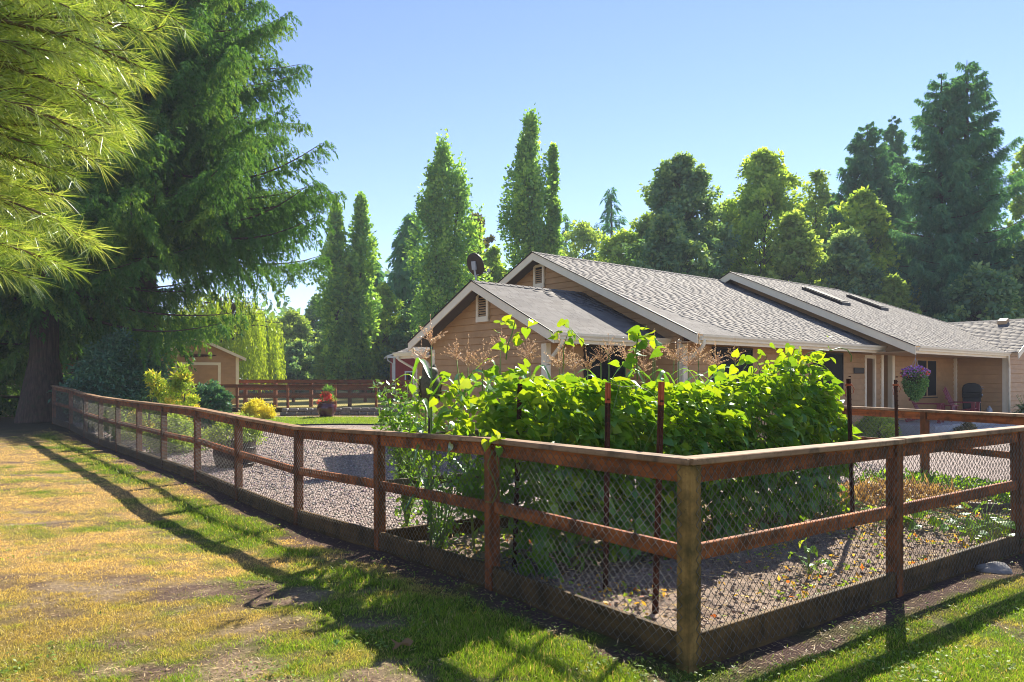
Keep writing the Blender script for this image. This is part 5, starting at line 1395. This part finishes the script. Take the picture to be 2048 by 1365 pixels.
bdir = np.array([.807, .59, 0]); bnor = np.array([.59, -.807, 0])      # along the trellis; towards the camera
B0 = np.array([-.12, 6.22, 0.0]); BL = 5.0
def bean_top(s):   # height of the mass along the row
    return np.interp(s, [0, .3, 1.0, 2.0, 3.1, 3.6, 4.05, 4.4, 4.75, 5.0, 5.15], [1.10, 1.54, 1.68, 1.54, 1.60, 1.72, 1.88, 1.78, 1.54, 1.28, .95])
def beans():
    rng = np.random.default_rng(140); b0 = Vector((B0[0], B0[1], gz(B0[0], B0[1])))
    root = thing("runner_beans", "long leafy hedge of climbing beans on a trellis inside the corner fence", "bean plants", b0)
    n = 6400; s = rng.random(n)*BL; tp = bean_top(s)*(1+.26*(vnoise(s*2.3, 0*s, 3)-.5)); zt = rng.random(n)**.62; z = .06+tp*zt
    half = .50*np.sqrt(np.clip(1-(z/tp-.35)**2*.9, .05, 1))*(1-.35*ss(4.5, 5.15, s))
    sg = rng.choice([-1, 1], n, p=[.35, .65]); q = half*sg*(rng.random(n)**.35)
    q = q*(1+.55*(vnoise(s*2.5, z*2.5, 5)-.5)*2); topm = z > tp*.86
    q[topm] = rng.uniform(-1, 1, topm.sum())*half[topm]
    endm = s > 4.75
    P = B0[None]+bdir[None]*s[:, None]+bnor[None]*q[:, None]; P[:, 2] = z+ground_z(P[:, 0], P[:, 1])
    out = bnor[None]*np.sign(q)[:, None]*np.clip(np.abs(q)/.5, 0, 1)[:, None]+bdir[None]*np.where(endm, .8, 0)[:, None]
    sunv = np.array([.35, .68, .64]); fz = ((z/tp)**1.3)[:, None]
    Nn = unit(out*(.75-.4*fz)+np.array([0, 0, .55])+sunv*.75*fz+rng.normal(size=(n, 3))*.40); Dr = out*.6+rng.normal(size=(n, 3))*.55+np.array([0, 0, -.55]); Dr = unit(Dr-Nn*np.sum(Dr*Nn, 1, keepdims=True))
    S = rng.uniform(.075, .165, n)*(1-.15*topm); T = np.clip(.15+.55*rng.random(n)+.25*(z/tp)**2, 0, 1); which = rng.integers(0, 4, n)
    # sprigs standing above the mass, the arching end runner, leaves that reach over the rail
    ex = [(1013, 655, 7.2, 6), (1040, 652, 7.2, 5), (1128, 655, 7.4, 4), (1142, 680, 7.4, 6), (1018, 690, 7.2, 6), (1268, 668, 7.4, 7), (1290, 678, 7.4, 7), (1300, 700, 7.4, 5), (1275, 700, 7.4, 6), (1255, 735, 7.3, 6), (1590, 708, 8.4, 6), (1606, 716, 8.45, 6), (1612, 740, 8.5, 6), (1585, 725, 8.3, 6), (1655, 780, 8.6, 6),
          (900, 790, 7.0, 6), (930, 800, 6.9, 8), (965, 790, 6.8, 8), (950, 830, 6.7, 8), (915, 840, 6.9, 6), (985, 820, 6.5, 10), (1000, 780, 6.7, 8), (975, 850, 6.3, 8), (1010, 750, 6.7, 7), (1050, 742, 6.7, 8), (985, 886, 5.62, 3), (1000, 880, 5.66, 3), (905, 884, 6.4, 3), (990, 938, 5.70, 1), (1480, 715, 8.0, 6), (1450, 738, 7.8, 6), (1520, 712, 8.1, 6), (1565, 718, 8.2, 6), (1670, 800, 8.7, 5), (1672, 870, 8.7, 6), (1668, 900, 8.7, 6), (1655, 690, 8.5, 1), (1645, 707, 8.5, 2)]
    eP = []
    for px, py, D, k in ex:
        for j in range(k):
            p = np.array(at(px+rng.normal()*13, D+rng.normal()*.08, y=py+rng.normal()*9)); eP.append(p)
    for j in range(620):
        t_ = rng.random()**.8*2.6; z_ = rng.uniform(.85, 1.72-.1*abs(t_-1)); eP.append(np.array([-.82+.807*t_+rng.normal()*.16, 6.95+.59*t_+rng.normal()*.16, z_]))
    eP = np.array(eP); m = len(eP)
    eN = unit(sunv*.7+np.array([0, 0, .25])+rng.normal(size=(m, 3))*.45); eD = rng.normal(size=(m, 3))*.6+np.array([0, -.2, -.5]); eD = unit(eD-eN*np.sum(eD*eN, 1, keepdims=True))
    P = np.concatenate([P, eP]); Nn = np.concatenate([Nn, eN]); Dr = np.concatenate([Dr, eD]); S = np.concatenate([S, rng.uniform(.07, .13, m)]); T = np.concatenate([T, rng.uniform(.5, 1, m)]); which = np.concatenate([which, rng.integers(0, 4, m)])
    P -= np.array(b0)
    # the pieces that show largest: near, on the outer side or on top
    W = P+np.array(b0); cam_p = np.array([0, 0, CAM_H]); dist = np.linalg.norm(W-cam_p, axis=1); qq = (W-B0[None])@bnor
    score = S/dist*(1+.8*np.clip(qq/.5, -1, 1)+.6*(W[:, 2] > 1.35)); score[n:] *= 1.6
    big = np.argsort(-score)[:295]; rest = np.setdiff1d(np.arange(len(P)), big)
    bake_leaves(P[rest], Dr[rest], Nn[rest], S[rest], T[rest], which[rest], "foliage", L['bean'], root)["kind"] = "stuff"
    lm = []
    for V, F in BT:
        me = bpy.data.meshes.new("leaf"); me.from_pydata(V.tolist(), [], F.tolist()); me.materials.append(L['bean_o']); lm.append(me)
    x, y, z_ = frames(Dr, Nn)
    for i in big:
        o = link("leaf", lm[which[i]], None, root)
        mtx = Matrix((Vector(x[i])*S[i], Vector(y[i])*S[i], Vector(z_[i])*S[i])).transposed().to_4x4(); mtx.translation = Vector(P[i]); o.matrix_local = mtx
    # vines
    mb = MB()
    for k in range(70):
        s0 = rng.uniform(.2, BL-.2); q0 = rng.normal()*.2; p = B0+bdir*s0+bnor*q0; h = float(bean_top(s0)); pts = []
        for j in range(7):
            t = j/6; pts.append(p+bdir*.12*math.sin(t*7+k)+bnor*.10*math.cos(t*6+k)+np.array([0, 0, h*t])-np.array(b0)+np.array([0, 0, float(ground_z(p[0], p[1]))]))
        mb.tube(pts, .005, 4)
    def run(lst, D, r=.004): mb.tube([at(a, D, y=c)-b0 for a, c in lst], r, 5)
    run([(1605, 715), (1618, 706), (1640, 701), (1660, 702), (1680, 696), (1695, 700), (1703, 712), (1702, 724)], 8.45, .006)
    run([(1528, 728), (1533, 716), (1530, 713), (1527, 717)], 8.1); run([(1215, 765), (1245, 775), (1275, 772), (1300, 785), (1316, 800)], 5.6, .003)
    run([(1012, 720), (1016, 690), (1024, 668), (1030, 645)], 7.2, .006); run([(1126, 740), (1128, 690), (1140, 655), (1170, 690), (1178, 690)], 7.4, .005); run([(1275, 760), (1272, 700), (1278, 665)], 7.4, .008)
    run([(985, 900), (975, 930), (988, 960), (994, 985), (985, 1005), (970, 1004)], 5.62, .004); run([(1000, 885), (992, 915), (998, 940)], 5.64, .004)
    mb.build("vine", L['stalk'], root, smooth=True)
    mb = MB()
    for h in (.4, .8, 1.2):
        a = B0+np.array([0, 0, h])-np.array(b0); mb.tube([a, a+bdir*BL], .0025, 4)
    mb.build("trellis_wire", M['galv'], root)
beans()

# ------------------------------------------------------------------ corn
def corn():
    rng = np.random.default_rng(150)
    def leaf_mesh(seed):
        r = np.random.default_rng(seed); V = []; n = 9; Lf = .62; rise = r.uniform(.20, .34); drp = r.uniform(.45, .85); tw = r.normal()*.5
        for k in range(n+1):
            s = k/n; x = Lf*(s-.12*s*s); z = rise*math.sin(min(1, s*1.6)*math.pi/2)-drp*max(0, s-.38)**1.6; wd = .036*math.sin(math.pi*min(1, .10+s*.9))**.7*(1-.55*s)+.003; wv = .010*math.sin(s*22)
            c, s2 = math.cos(tw*s), math.sin(tw*s)
            V += [(x, -wd*c, z+.010+wv-wd*s2), (x, 0, z), (x, wd*c, z+.010-wv+wd*s2)]
        F = [(k*3+j, k*3+j+1, k*3+j+4, k*3+j+3) for k in range(n) for j in range(2)]
        m = bpy.data.meshes.new("leaf"); m.from_pydata(V, [], F); m.materials.append(L['corn'])
        for p in m.polygons: p.use_smooth = True
        return m
    def tassel_mesh(seed):
        r = np.random.default_rng(seed); V = []; F = []; mb = MB(); nb = r.integers(12, 19)
        br = [(np.array([r.normal()*.04, r.normal()*.04, 1.0]), r.uniform(.26, .34), 0.0)]
        for k in range(nb): a = r.random()*6.283; e = r.uniform(.25, 1.0); br.append((np.array([math.cos(a)*math.sin(e), math.sin(a)*math.sin(e), math.cos(e)]), r.uniform(.15, .24), r.uniform(.0, .08)))
        for d, ln, z0 in br:
            p0 = np.array([0, 0, z0]); pts = [p0+d*ln*t+np.array([0, 0, -.05*t*t*(1 if z0 > 0 else 0)]) for t in (0, .33, .66, 1)]
            mb.tube(pts, [.0028, .0024, .002, .0012], 3)
            for j in range(int(ln/.014)):
                t = .12+.88*r.random(); q = p0+d*ln*t+np.array([0, 0, -.05*t*t*(1 if z0 > 0 else 0)]); e = d*.7+r.normal(size=3)*.55; e /= np.linalg.norm(e); sd = np.cross(e, r.normal(size=3)); sd /= np.linalg.norm(sd)
                l2 = r.uniform(.012, .02); mb.add([q, q+e*l2*.5+sd*.0055, q+e*l2, q+e*l2*.5-sd*.0055], [(0, 1, 2, 3)])
        me = bpy.data.meshes.new("tassel"); me.from_pydata(mb.v, [], mb.f); me.materials.append(L['tassel']); return me
    LM = [leaf_mesh(i) for i in range(5)]; TM = [tassel_mesh(i) for i in range(5)]
    SM = MB().tube([(0, 0, -.03), (.01, 0, .5), (-.008, .004, 1.0), (.006, 0, 1.5), (0, 0, 1.8)], [.014, .013, .011, .008, .0045], 7).mesh("stalk", L['stalk'], True)
    rows = [(-.78, 6.98, 0.0, 4.7, .38), (-.95, 7.75, .1, 4.9, .42)]
    num = 0
    for r_, (x0, y0, s0, s1, st) in enumerate(rows):
        s = s0
        while s < s1:
            x = x0+.807*s+rng.normal()*.05; y = y0+.59*s+rng.normal()*.05; h = rng.uniform(1.0, 1.16)*(1.0-.012*s)
            t = thing("corn_plant", None, "corn", (x, y, gz(x, y)+.02), rng.random()*6.283, "tasselled corn plants behind the beans"); num += 1
            t["label"] = "tall green corn stalk with a pinkish tan tassel behind the bean hedge"
            t.rotation_euler = (rng.normal()*.035, rng.normal()*.035, rng.random()*6.283); t.scale = (1, 1, h)
            link("stalk", SM, None, t)
            o = link("tassel", TM[rng.integers(5)], None, t); o.location = (0, 0, 1.78); sc_ = rng.uniform(.95, 1.3); o.scale = (sc_, sc_, sc_/h)
            for k in range(8):
                o = link("leaf", LM[rng.integers(5)], None, t); o.location = (0, 0, .28+k*.175); o.rotation_euler = (0, rng.uniform(-.35, .15), (k % 2)*math.pi+rng.normal()*.5); sc_ = rng.uniform(.75, 1.1)*(1-.04*abs(k-3)); o.scale = (sc_, sc_, sc_)
            s += st*rng.uniform(.8, 1.2)
corn()

# the leafy bush left of the corn, with a red flower below
def leafy_bush(name, label, cat, pts, leaf, seed, ll, nper, spread, stems=True):
    """leaves on pointed sprays: pts are (px, y, D) tips, stems run to a common foot"""
    rng = np.random.default_rng(seed); f = at(pts[0][0], pts[0][2], z=0); f = Vector((sum(at(p[0], p[2], z=0).x for p in pts)/len(pts), sum(p[2] for p in pts)/len(pts), 0)); f.z = gz(f.x, f.y)
    t0 = thing(name, label, cat, f); mb = MB(); P = []; Dd = []; Nn = []; T = []
    for px, py, D in pts:
        tip = at(px, D, y=py)-f; m1 = Vector((tip.x*.35, tip.y*.35, tip.z*.6)); mb.tube([(0, 0, 0), m1, tip], [.008, .006, .003], 5)
        for k in range(nper):
            s = rng.random()**.6; q = np.array((Vector((0, 0, 0)).lerp(m1, s*2) if s < .5 else m1.lerp(tip, s*2-1))); d = rng.normal(size=3)*.7+np.array(tip-m1)*.6+np.array([0, 0, -.25]); d /= np.linalg.norm(d)
            P.append(q+rng.normal(size=3)*spread); Dd.append(d); Nn.append(np.array([0, -.2, .8])+rng.normal(size=3)*.45); T.append(rng.random())
    mb.build("stem", L['stalk'], t0, smooth=True); P = np.array(P); Dd = np.array(Dd); Nn = unit(np.array(Nn)); Dd = unit(Dd-Nn*np.sum(Dd*Nn, 1, keepdims=True)); n = len(P)
    x, y, z = frames(Dd, Nn)
    o = link("foliage", big_mesh("foliage", kites(P, x, y, rng.uniform(.75, 1.2, n)*ll, rng.uniform(.75, 1.2, n)*ll*.5), kite_faces(n), L[leaf], tint=np.repeat(np.array(T), 4)), None, t0); return t0
leafy_bush("garden_bush", "airy light green leafy bush left of the owl decoy", "plant",
           [(752, 762, 8.6), (768, 772, 8.5), (790, 764, 8.7), (815, 770, 8.6), (838, 768, 8.6), (770, 800, 8.5), (800, 795, 8.6), (830, 800, 8.4), (760, 828, 8.6), (790, 830, 8.4), (820, 835, 8.3), (845, 830, 8.3), (850, 800, 8.5), (805, 815, 8.9), (775, 850, 8.6), (860, 850, 8.3), (880, 820, 8.6), (890, 850, 8.4)], 'tomato', 160, .085, 85, .05)
leafy_bush("garden_bush", "tangled green plants under the corn by the left fence", "plant",
           [(810, 890, 7.6), (830, 900, 7.5), (870, 895, 7.2), (900, 905, 7.0), (930, 900, 6.8), (960, 910, 6.6), (850, 940, 7.3), (890, 950, 7.0), (925, 955, 6.7), (955, 960, 6.6), (820, 960, 7.6), (870, 985, 7.2), (940, 1000, 6.7), (800, 930, 7.8)], 'tomato', 161, .075, 55, .05)

# ------------------------------------------------------------------ squash, weeds, straw, pebbles, clods
def squash(label, cx, cy, R, n, seed, sz=.15):
    rng = np.random.default_rng(seed); t0 = thing("squash_plant", label, "plant", (cx, cy, gz(cx, cy)+.03)); mb = MB()
    lm = []
    for V, F in BT[:3]:
        V2 = V*np.array([.85, 1.15, 1]); me = bpy.data.meshes.new("leaf"); me.from_pydata(V2.tolist(), [], F.tolist()); me.materials.append(L['bean_o']); lm.append(me)
    for i in range(n):
        a = rng.random()*6.283; r = R*math.sqrt(rng.random()); h = rng.uniform(.06, .28); o = link("leaf", lm[i % 3], None, t0); p = Vector((r*math.cos(a), r*math.sin(a), h))
        o.location = p; s = rng.uniform(.6, 1.1)*sz; o.scale = (s, s, s); o.rotation_euler = (rng.normal()*.35, rng.uniform(-.1, .6), a+rng.normal()*.7)
        mb.tube([(0, 0, 0), (p.x*.6, p.y*.6, h*.8), p], .004, 4)
    mb.build("stem", L['stalk'], t0)
squash("leafy squash plant behind the bean end stake", 4.15, 8.35, .55, 34, 170)
squash("large sprawling squash plant near the right fence post", 5.0, 7.75, .75, 60, 171)
squash("smaller squash plant close to the right fence", 4.75, 7.25, .45, 26, 172, .11)
squash("small low squash seedling on the bare soil", 2.45, 6.05, .16, 9, 173, .10)

def scatter(n, quad, seed):
    rng = np.random.default_rng(seed); u, v = rng.random(n), rng.random(n); X, D = bil(*quad)(u, v); return X, D, rng
def weeds():
    X, D, rng = scatter(5200, SOIL_Q, 180); m = fbm(X*1.3, D*1.3, 52); keep = (m > .52) | (rng.random(len(X)) < .10); X, D = X[keep], D[keep]; n = len(X)
    P = np.stack([X, D, ground_z(X, D)+.045+.03*rng.random(n)], -1); Dr = unit(rng.normal(size=(n, 3))*np.array([1, 1, .45])+np.array([0, 0, .3])); S_ = sides(Dr, rng)
    c = np.where((rng.random(n) < .42)[:, None], np.array((.36, .22, .04)), np.array((.16, .24, .025))); c = c*(.7+.6*rng.random((n, 1))); c[rng.random(n) < .08] = (.36, .10, .03)
    o = link("weeds", big_mesh("weeds", kites(P, Dr, S_, .055*rng.uniform(.6, 1.3, n), .026), kite_faces(n), M['grass'], col=np.repeat(c, 4, 0))); o["kind"] = "stuff"
weeds()
def octs(P, S, rng):
    n = len(P); O = np.array([(1, 0, 0), (-1, 0, 0), (0, 1, 0), (0, -1, 0), (0, 0, 1), (0, 0, -1)], float)
    a = rng.random(n)*6.283; c, s = np.cos(a), np.sin(a); W = O[None]*S[:, None]*(1+.3*rng.normal(size=(n, 6, 1)))
    W = np.stack([W[..., 0]*c[:, None]-W[..., 1]*s[:, None], W[..., 0]*s[:, None]+W[..., 1]*c[:, None], W[..., 2]], -1)+P[:, None]
    F0 = np.array([(0, 2, 4), (2, 1, 4), (1, 3, 4), (3, 0, 4), (2, 0, 5), (1, 2, 5), (3, 1, 5), (0, 3, 5)]); return W.reshape(-1, 3), (np.arange(n)[:, None, None]*6+F0[None]).reshape(-1, 3)
def clods():
    X, D, rng = scatter(5000, SOIL_Q, 181); n = len(X); sz = rng.uniform(.006, .022, n); P = np.stack([X, D, ground_z(X, D)+.05+.2*sz], -1); S = np.stack([sz*1.2, sz, sz*.7], -1)
    V, F = octs(P, S, rng); c = np.array((.27, .21, .17))*(.7+.6*rng.random((n, 1))); o = link("soil_clods", big_mesh("soil_clods", V, F, M['pebble'], col=np.repeat(c, 6, 0))); o["kind"] = "stuff"
    X, D, rng = scatter(2600, SOIL_Q, 182); n = len(X); P = np.stack([X, D, ground_z(X, D)+.06], -1); Dr = unit(rng.normal(size=(n, 3))*np.array([1, 1, .12])); S_ = sides(Dr, rng)
    c = np.array((.42, .32, .2))*(.5+.8*rng.random((n, 1))); o = link("plant_litter", big_mesh("plant_litter", kites(P, Dr, S_, rng.uniform(.04, .14, n), .006), kite_faces(n), M['grass'], col=np.repeat(c, 4, 0))); o["kind"] = "stuff"
clods()
def gravel_stones():
    rng = np.random.default_rng(183); n = 26000; D = 7.6*(24/7.6)**rng.random(n); xl = XL(D)+.1; X = xl+(rng.random(n)**1.4)*np.minimum(14, 18)*np.clip(D/14, .6, 1)
    a = B0; keep = ~((X > -1.4+(D-7.4)*1.37) & (D < 11.5)); k2 = ~((X > -12.2) & (X < -2) & (D > 22.2)); keep &= k2; X, D = X[keep], D[keep]; n = len(X); sz = rng.uniform(.007, .018, n)*np.clip(D/10, .9, 1.6)
    P = np.stack([X, D, ground_z(X, D)+.014+.3*sz], -1); S = np.stack([sz*1.2, sz, sz*.75], -1); V, F = octs(P, S, rng)
    c = np.array((.35, .30, .285))*(.45+1.0*rng.random((n, 1)))*(1+.08*rng.normal(size=(n, 3))); o = link("gravel_stones", big_mesh("gravel_stones", V, F, M['pebble'], col=np.repeat(np.clip(c, 0, 1), 6, 0))); o["kind"] = "stuff"
gravel_stones()
def straw():
    rng = np.random.default_rng(184); n = 3800; a = rng.random(n)*6.283; r = np.sqrt(rng.random(n)); x = 5.0+r*np.cos(a)*1.15+r*np.sin(a)*.2; y = 9.55+r*np.sin(a)*.55-r*np.cos(a)*.25; h = .26*(1-r**2)
    P = np.stack([x, y, ground_z(x, y)+.04+h*rng.random(n)**.3], -1); Dr = unit(rng.normal(size=(n, 3))*np.array([1, 1, .6])); S_ = sides(Dr, rng); o = link("straw_heap", big_mesh("straw_heap", kites(P, Dr, S_, rng.uniform(.08, .24, n), rng.uniform(.012, .035, n)), kite_faces(n), L['straw'], tint=np.repeat(rng.random(n), 4))); o["kind"] = "stuff"
    # low green growth along the foot of the return fence
    n = 5200; t = rng.random(n); x = 6.0+t*1.3-rng.random(n)*.9; y = 11.2-t*2.2-rng.random(n)*.5; P = np.stack([x, y, ground_z(x, y)+.03+.26*rng.random(n)**1.5], -1); Dr = unit(rng.normal(size=(n, 3))+np.array([0, 0, .5])); S_ = sides(Dr, rng)
    o = link("ground_cover", big_mesh("ground_cover", kites(P, Dr, S_, rng.uniform(.05, .10, n), .035), kite_faces(n), L['tomato'], tint=np.repeat(rng.random(n), 4))); o["kind"] = "stuff"
straw()

# ------------------------------------------------------------------ lawn
def blades(P, h, wd, col, rng, lean=.5):
    n = len(P); a = rng.random(n)*6.283; t = np.stack([np.cos(a), np.sin(a), np.zeros(n)], -1); b = rng.random(n)*6.283; ln = np.stack([np.cos(b), np.sin(b), np.zeros(n)], -1)*(rng.random(n)*lean*h)[:, None]
    up = np.array([0, 0, 1.0]); mid = P+ln*.35+up*h[:, None]*.55; tip = P+ln+up*h[:, None]
    V = np.stack([P-t*wd[:, None]*.2, mid+t*wd[:, None]*.5, tip, mid-t*wd[:, None]*.5], 1).reshape(-1, 3); return V, kite_faces(n), np.repeat(col, 4, 0)
def lawn():
    rng = np.random.default_rng(190); n = 620000
    D = 3.75*(27/3.75)**(rng.random(n)**1.12); X = (rng.random(n)*1.46-.73)*D; k = outside(X, D); X, D = X[k], D[k]
    c, d, g, soil, q2 = lawn_color(X, D)
    tuft = .6*vnoise(X*9, D*9, 61)+.4*vnoise(X*23, D*23, 62); soil = np.clip(soil*2.1-1.25*(tuft-.12), 0, 1)
    keep = (rng.random(len(X)) < (1-.93*soil)) & (d > .10) & (rng.random(len(X)) < .25+1.1*tuft) & ((d > .3) | (rng.random(len(X)) < .25)); X, D, c, g, d, tuft = X[keep], D[keep], c[keep], g[keep], d[keep], tuft[keep]
    k = ~((D > 19.5) & (X < -13.5)); X, D, c, g, d, tuft = X[k], D[k], c[k], g[k], d[k], tuft[k]; n = len(X)
    P = np.stack([X, D, ground_z(X, D)+np.where((D > 3) & (D < 26), (fbm(X*2.2, D*2.2, 5)-.5)*.05, 0)-.004], -1)
    c = c*(.65+.7*rng.random((n, 1))); dryb = rng.random(n) < .12; c[dryb] = np.array((.42, .30, .13))*(.7+.5*rng.random((dryb.sum(), 1)))
    h = (.012+.016*tuft+.026*g*np.exp(-((d-.7)/.3)**2)*(X < .8)+.006*g)*rng.uniform(.5, 1.4, n); wd = .0030*np.clip(D/4.6, 1, 4)**.85*rng.uniform(.8, 1.3, n)
    V, F, C = blades(P, h, wd, c, rng, 1.3); o = link("lawn_grass", big_mesh("lawn_grass", V, F, M['grass'], col=C)); o["kind"] = "stuff"
    # broad leaved clover and weed along the fence and here and there
    n = 26000; D = 3.75*(14/3.75)**rng.random(n); X = (rng.random(n)*1.46-.73)*D; k = outside(X, D); X, D = X[k], D[k]; d = fence_dist(X, D); m = fbm(X*1.4, D*1.9, 71)
    k = ((d < .42) & (d > .07) & (rng.random(len(X)) < .5*(m > .47))) | ((m > .63) & (rng.random(len(X)) < .8)); X, D = X[k], D[k]; n = len(X)
    P = np.stack([X, D, ground_z(X, D)+.012+.018*rng.random(n)], -1); Dr = unit(rng.normal(size=(n, 3))*np.array([1, 1, .35])+np.array([0, 0, .15])); S_ = unit(np.cross(Dr, np.array([0, 0, 1.0])+rng.normal(size=(n, 3))*.25)); c = np.array((.12, .18, .035))*(.6+.8*rng.random((n, 1)))
    o = link("clover", big_mesh("clover", kites(P, Dr, S_, rng.uniform(.018, .036, n), rng.uniform(.012, .02, n), .6), kite_faces(n), M['grass'], col=np.repeat(c, 4, 0))); o["kind"] = "stuff"
    # dead stalks and mulch crumbs lying flat
    n = 26000; D = 3.75*(12/3.75)**rng.random(n); X = (rng.random(n)*1.46-.73)*D; k = outside(X, D); X, D = X[k], D[k]; cc, d, g, soil, q2 = lawn_color(X, D); k = (rng.random(len(X)) < .15+.85*soil) & (d > .07); X, D = X[k], D[k]; n = len(X)
    P = np.stack([X, D, ground_z(X, D)+np.where(D < 26, (fbm(X*2.2, D*2.2, 5)-.5)*.05, 0)+.008], -1); Dr = unit(rng.normal(size=(n, 3))*np.array([1, 1, .15])); S_ = unit(np.cross(Dr, np.array([0, 0, 1.0]))); c = np.where((rng.random(n) < .5)[:, None], np.array((.44, .34, .2)), np.array((.14, .09, .065)))*(.6+.7*rng.random((n, 1)))
    o = link("dead_stalks", big_mesh("dead_stalks", kites(P, Dr, S_, rng.uniform(.015, .06, n), rng.uniform(.003, .009, n)), kite_faces(n), M['grass'], col=np.repeat(c, 4, 0))); o["kind"] = "stuff"
    # inner lawn
    n = 15000; u, v = rng.random(n), rng.random(n); X, D = lawn_pf(u, v); P = np.stack([X, D, ground_z(X, D)+.02], -1); q = fbm(X*.8, D*1.2, 41)[:, None]; c = (np.array((.10, .19, .015))*(1-q)+np.array((.20, .25, .03))*q)*(.7+.6*rng.random((n, 1)))
    V, F, C = blades(P, rng.uniform(.02, .05, n), np.full(n, .02), c, rng, .6); o = link("inner_lawn_grass", big_mesh("inner_lawn_grass", V, F, M['grass'], col=C)); o["kind"] = "stuff"
lawn()

def fallen(label, px, y, sz, rz, col):
    D = CAM_H*F_PX/(y-HOR); p = at(px, D, z=0); t = thing("fallen_leaf", label, "leaf", (p.x, D, gz(p.x, D)+.035), rz); V = []; n = 14
    for k in range(n): a = 2*math.pi*k/n; r = (.5+.5*abs(math.cos(a*2.5)))*sz; V.append((r*math.cos(a), r*math.sin(a), .35*r*math.sin(a*3)+.01))
    me = bpy.data.meshes.new("blade"); me.from_pydata([(0, 0, 0)]+V, [], [(0, 1+k, 1+(k+1) % n) for k in range(n)]); me.materials.append(col); link("blade", me, None, t)
fallen("curled pale brown maple leaf on the bare patch of lawn", 803, 1300, .075, .4, L['straw'])
fallen("pale green fallen leaf lying on the lower left lawn", 672, 1298, .035, 1.2, L['lime'])

# ------------------------------------------------------------------ the air
HAZE = 0.0008
def haze():
    me = bpy.data.meshes.new("haze"); bm = bmesh.new(); bmesh.ops.create_cube(bm, size=1); bm.to_mesh(me); bm.free()
    o = bpy.data.objects.new("haze", me); COL.objects.link(o); o["kind"] = "stuff"; o.scale = (1100, 1100, 37); o.location = (0, 0, 16.5)
    m = bpy.data.materials.new("haze"); m.use_nodes = True; t = m.node_tree; t.nodes.clear(); out = t.nodes.new("ShaderNodeOutputMaterial")
    v = t.nodes.new("ShaderNodeVolumePrincipled"); v.inputs['Color'].default_value = (.80, .88, 1, 1); v.inputs['Density'].default_value = HAZE; v.inputs['Anisotropy'].default_value = 0.0
    t.links.new(v.outputs[0], out.inputs['Volume']); me.materials.append(m)
haze()
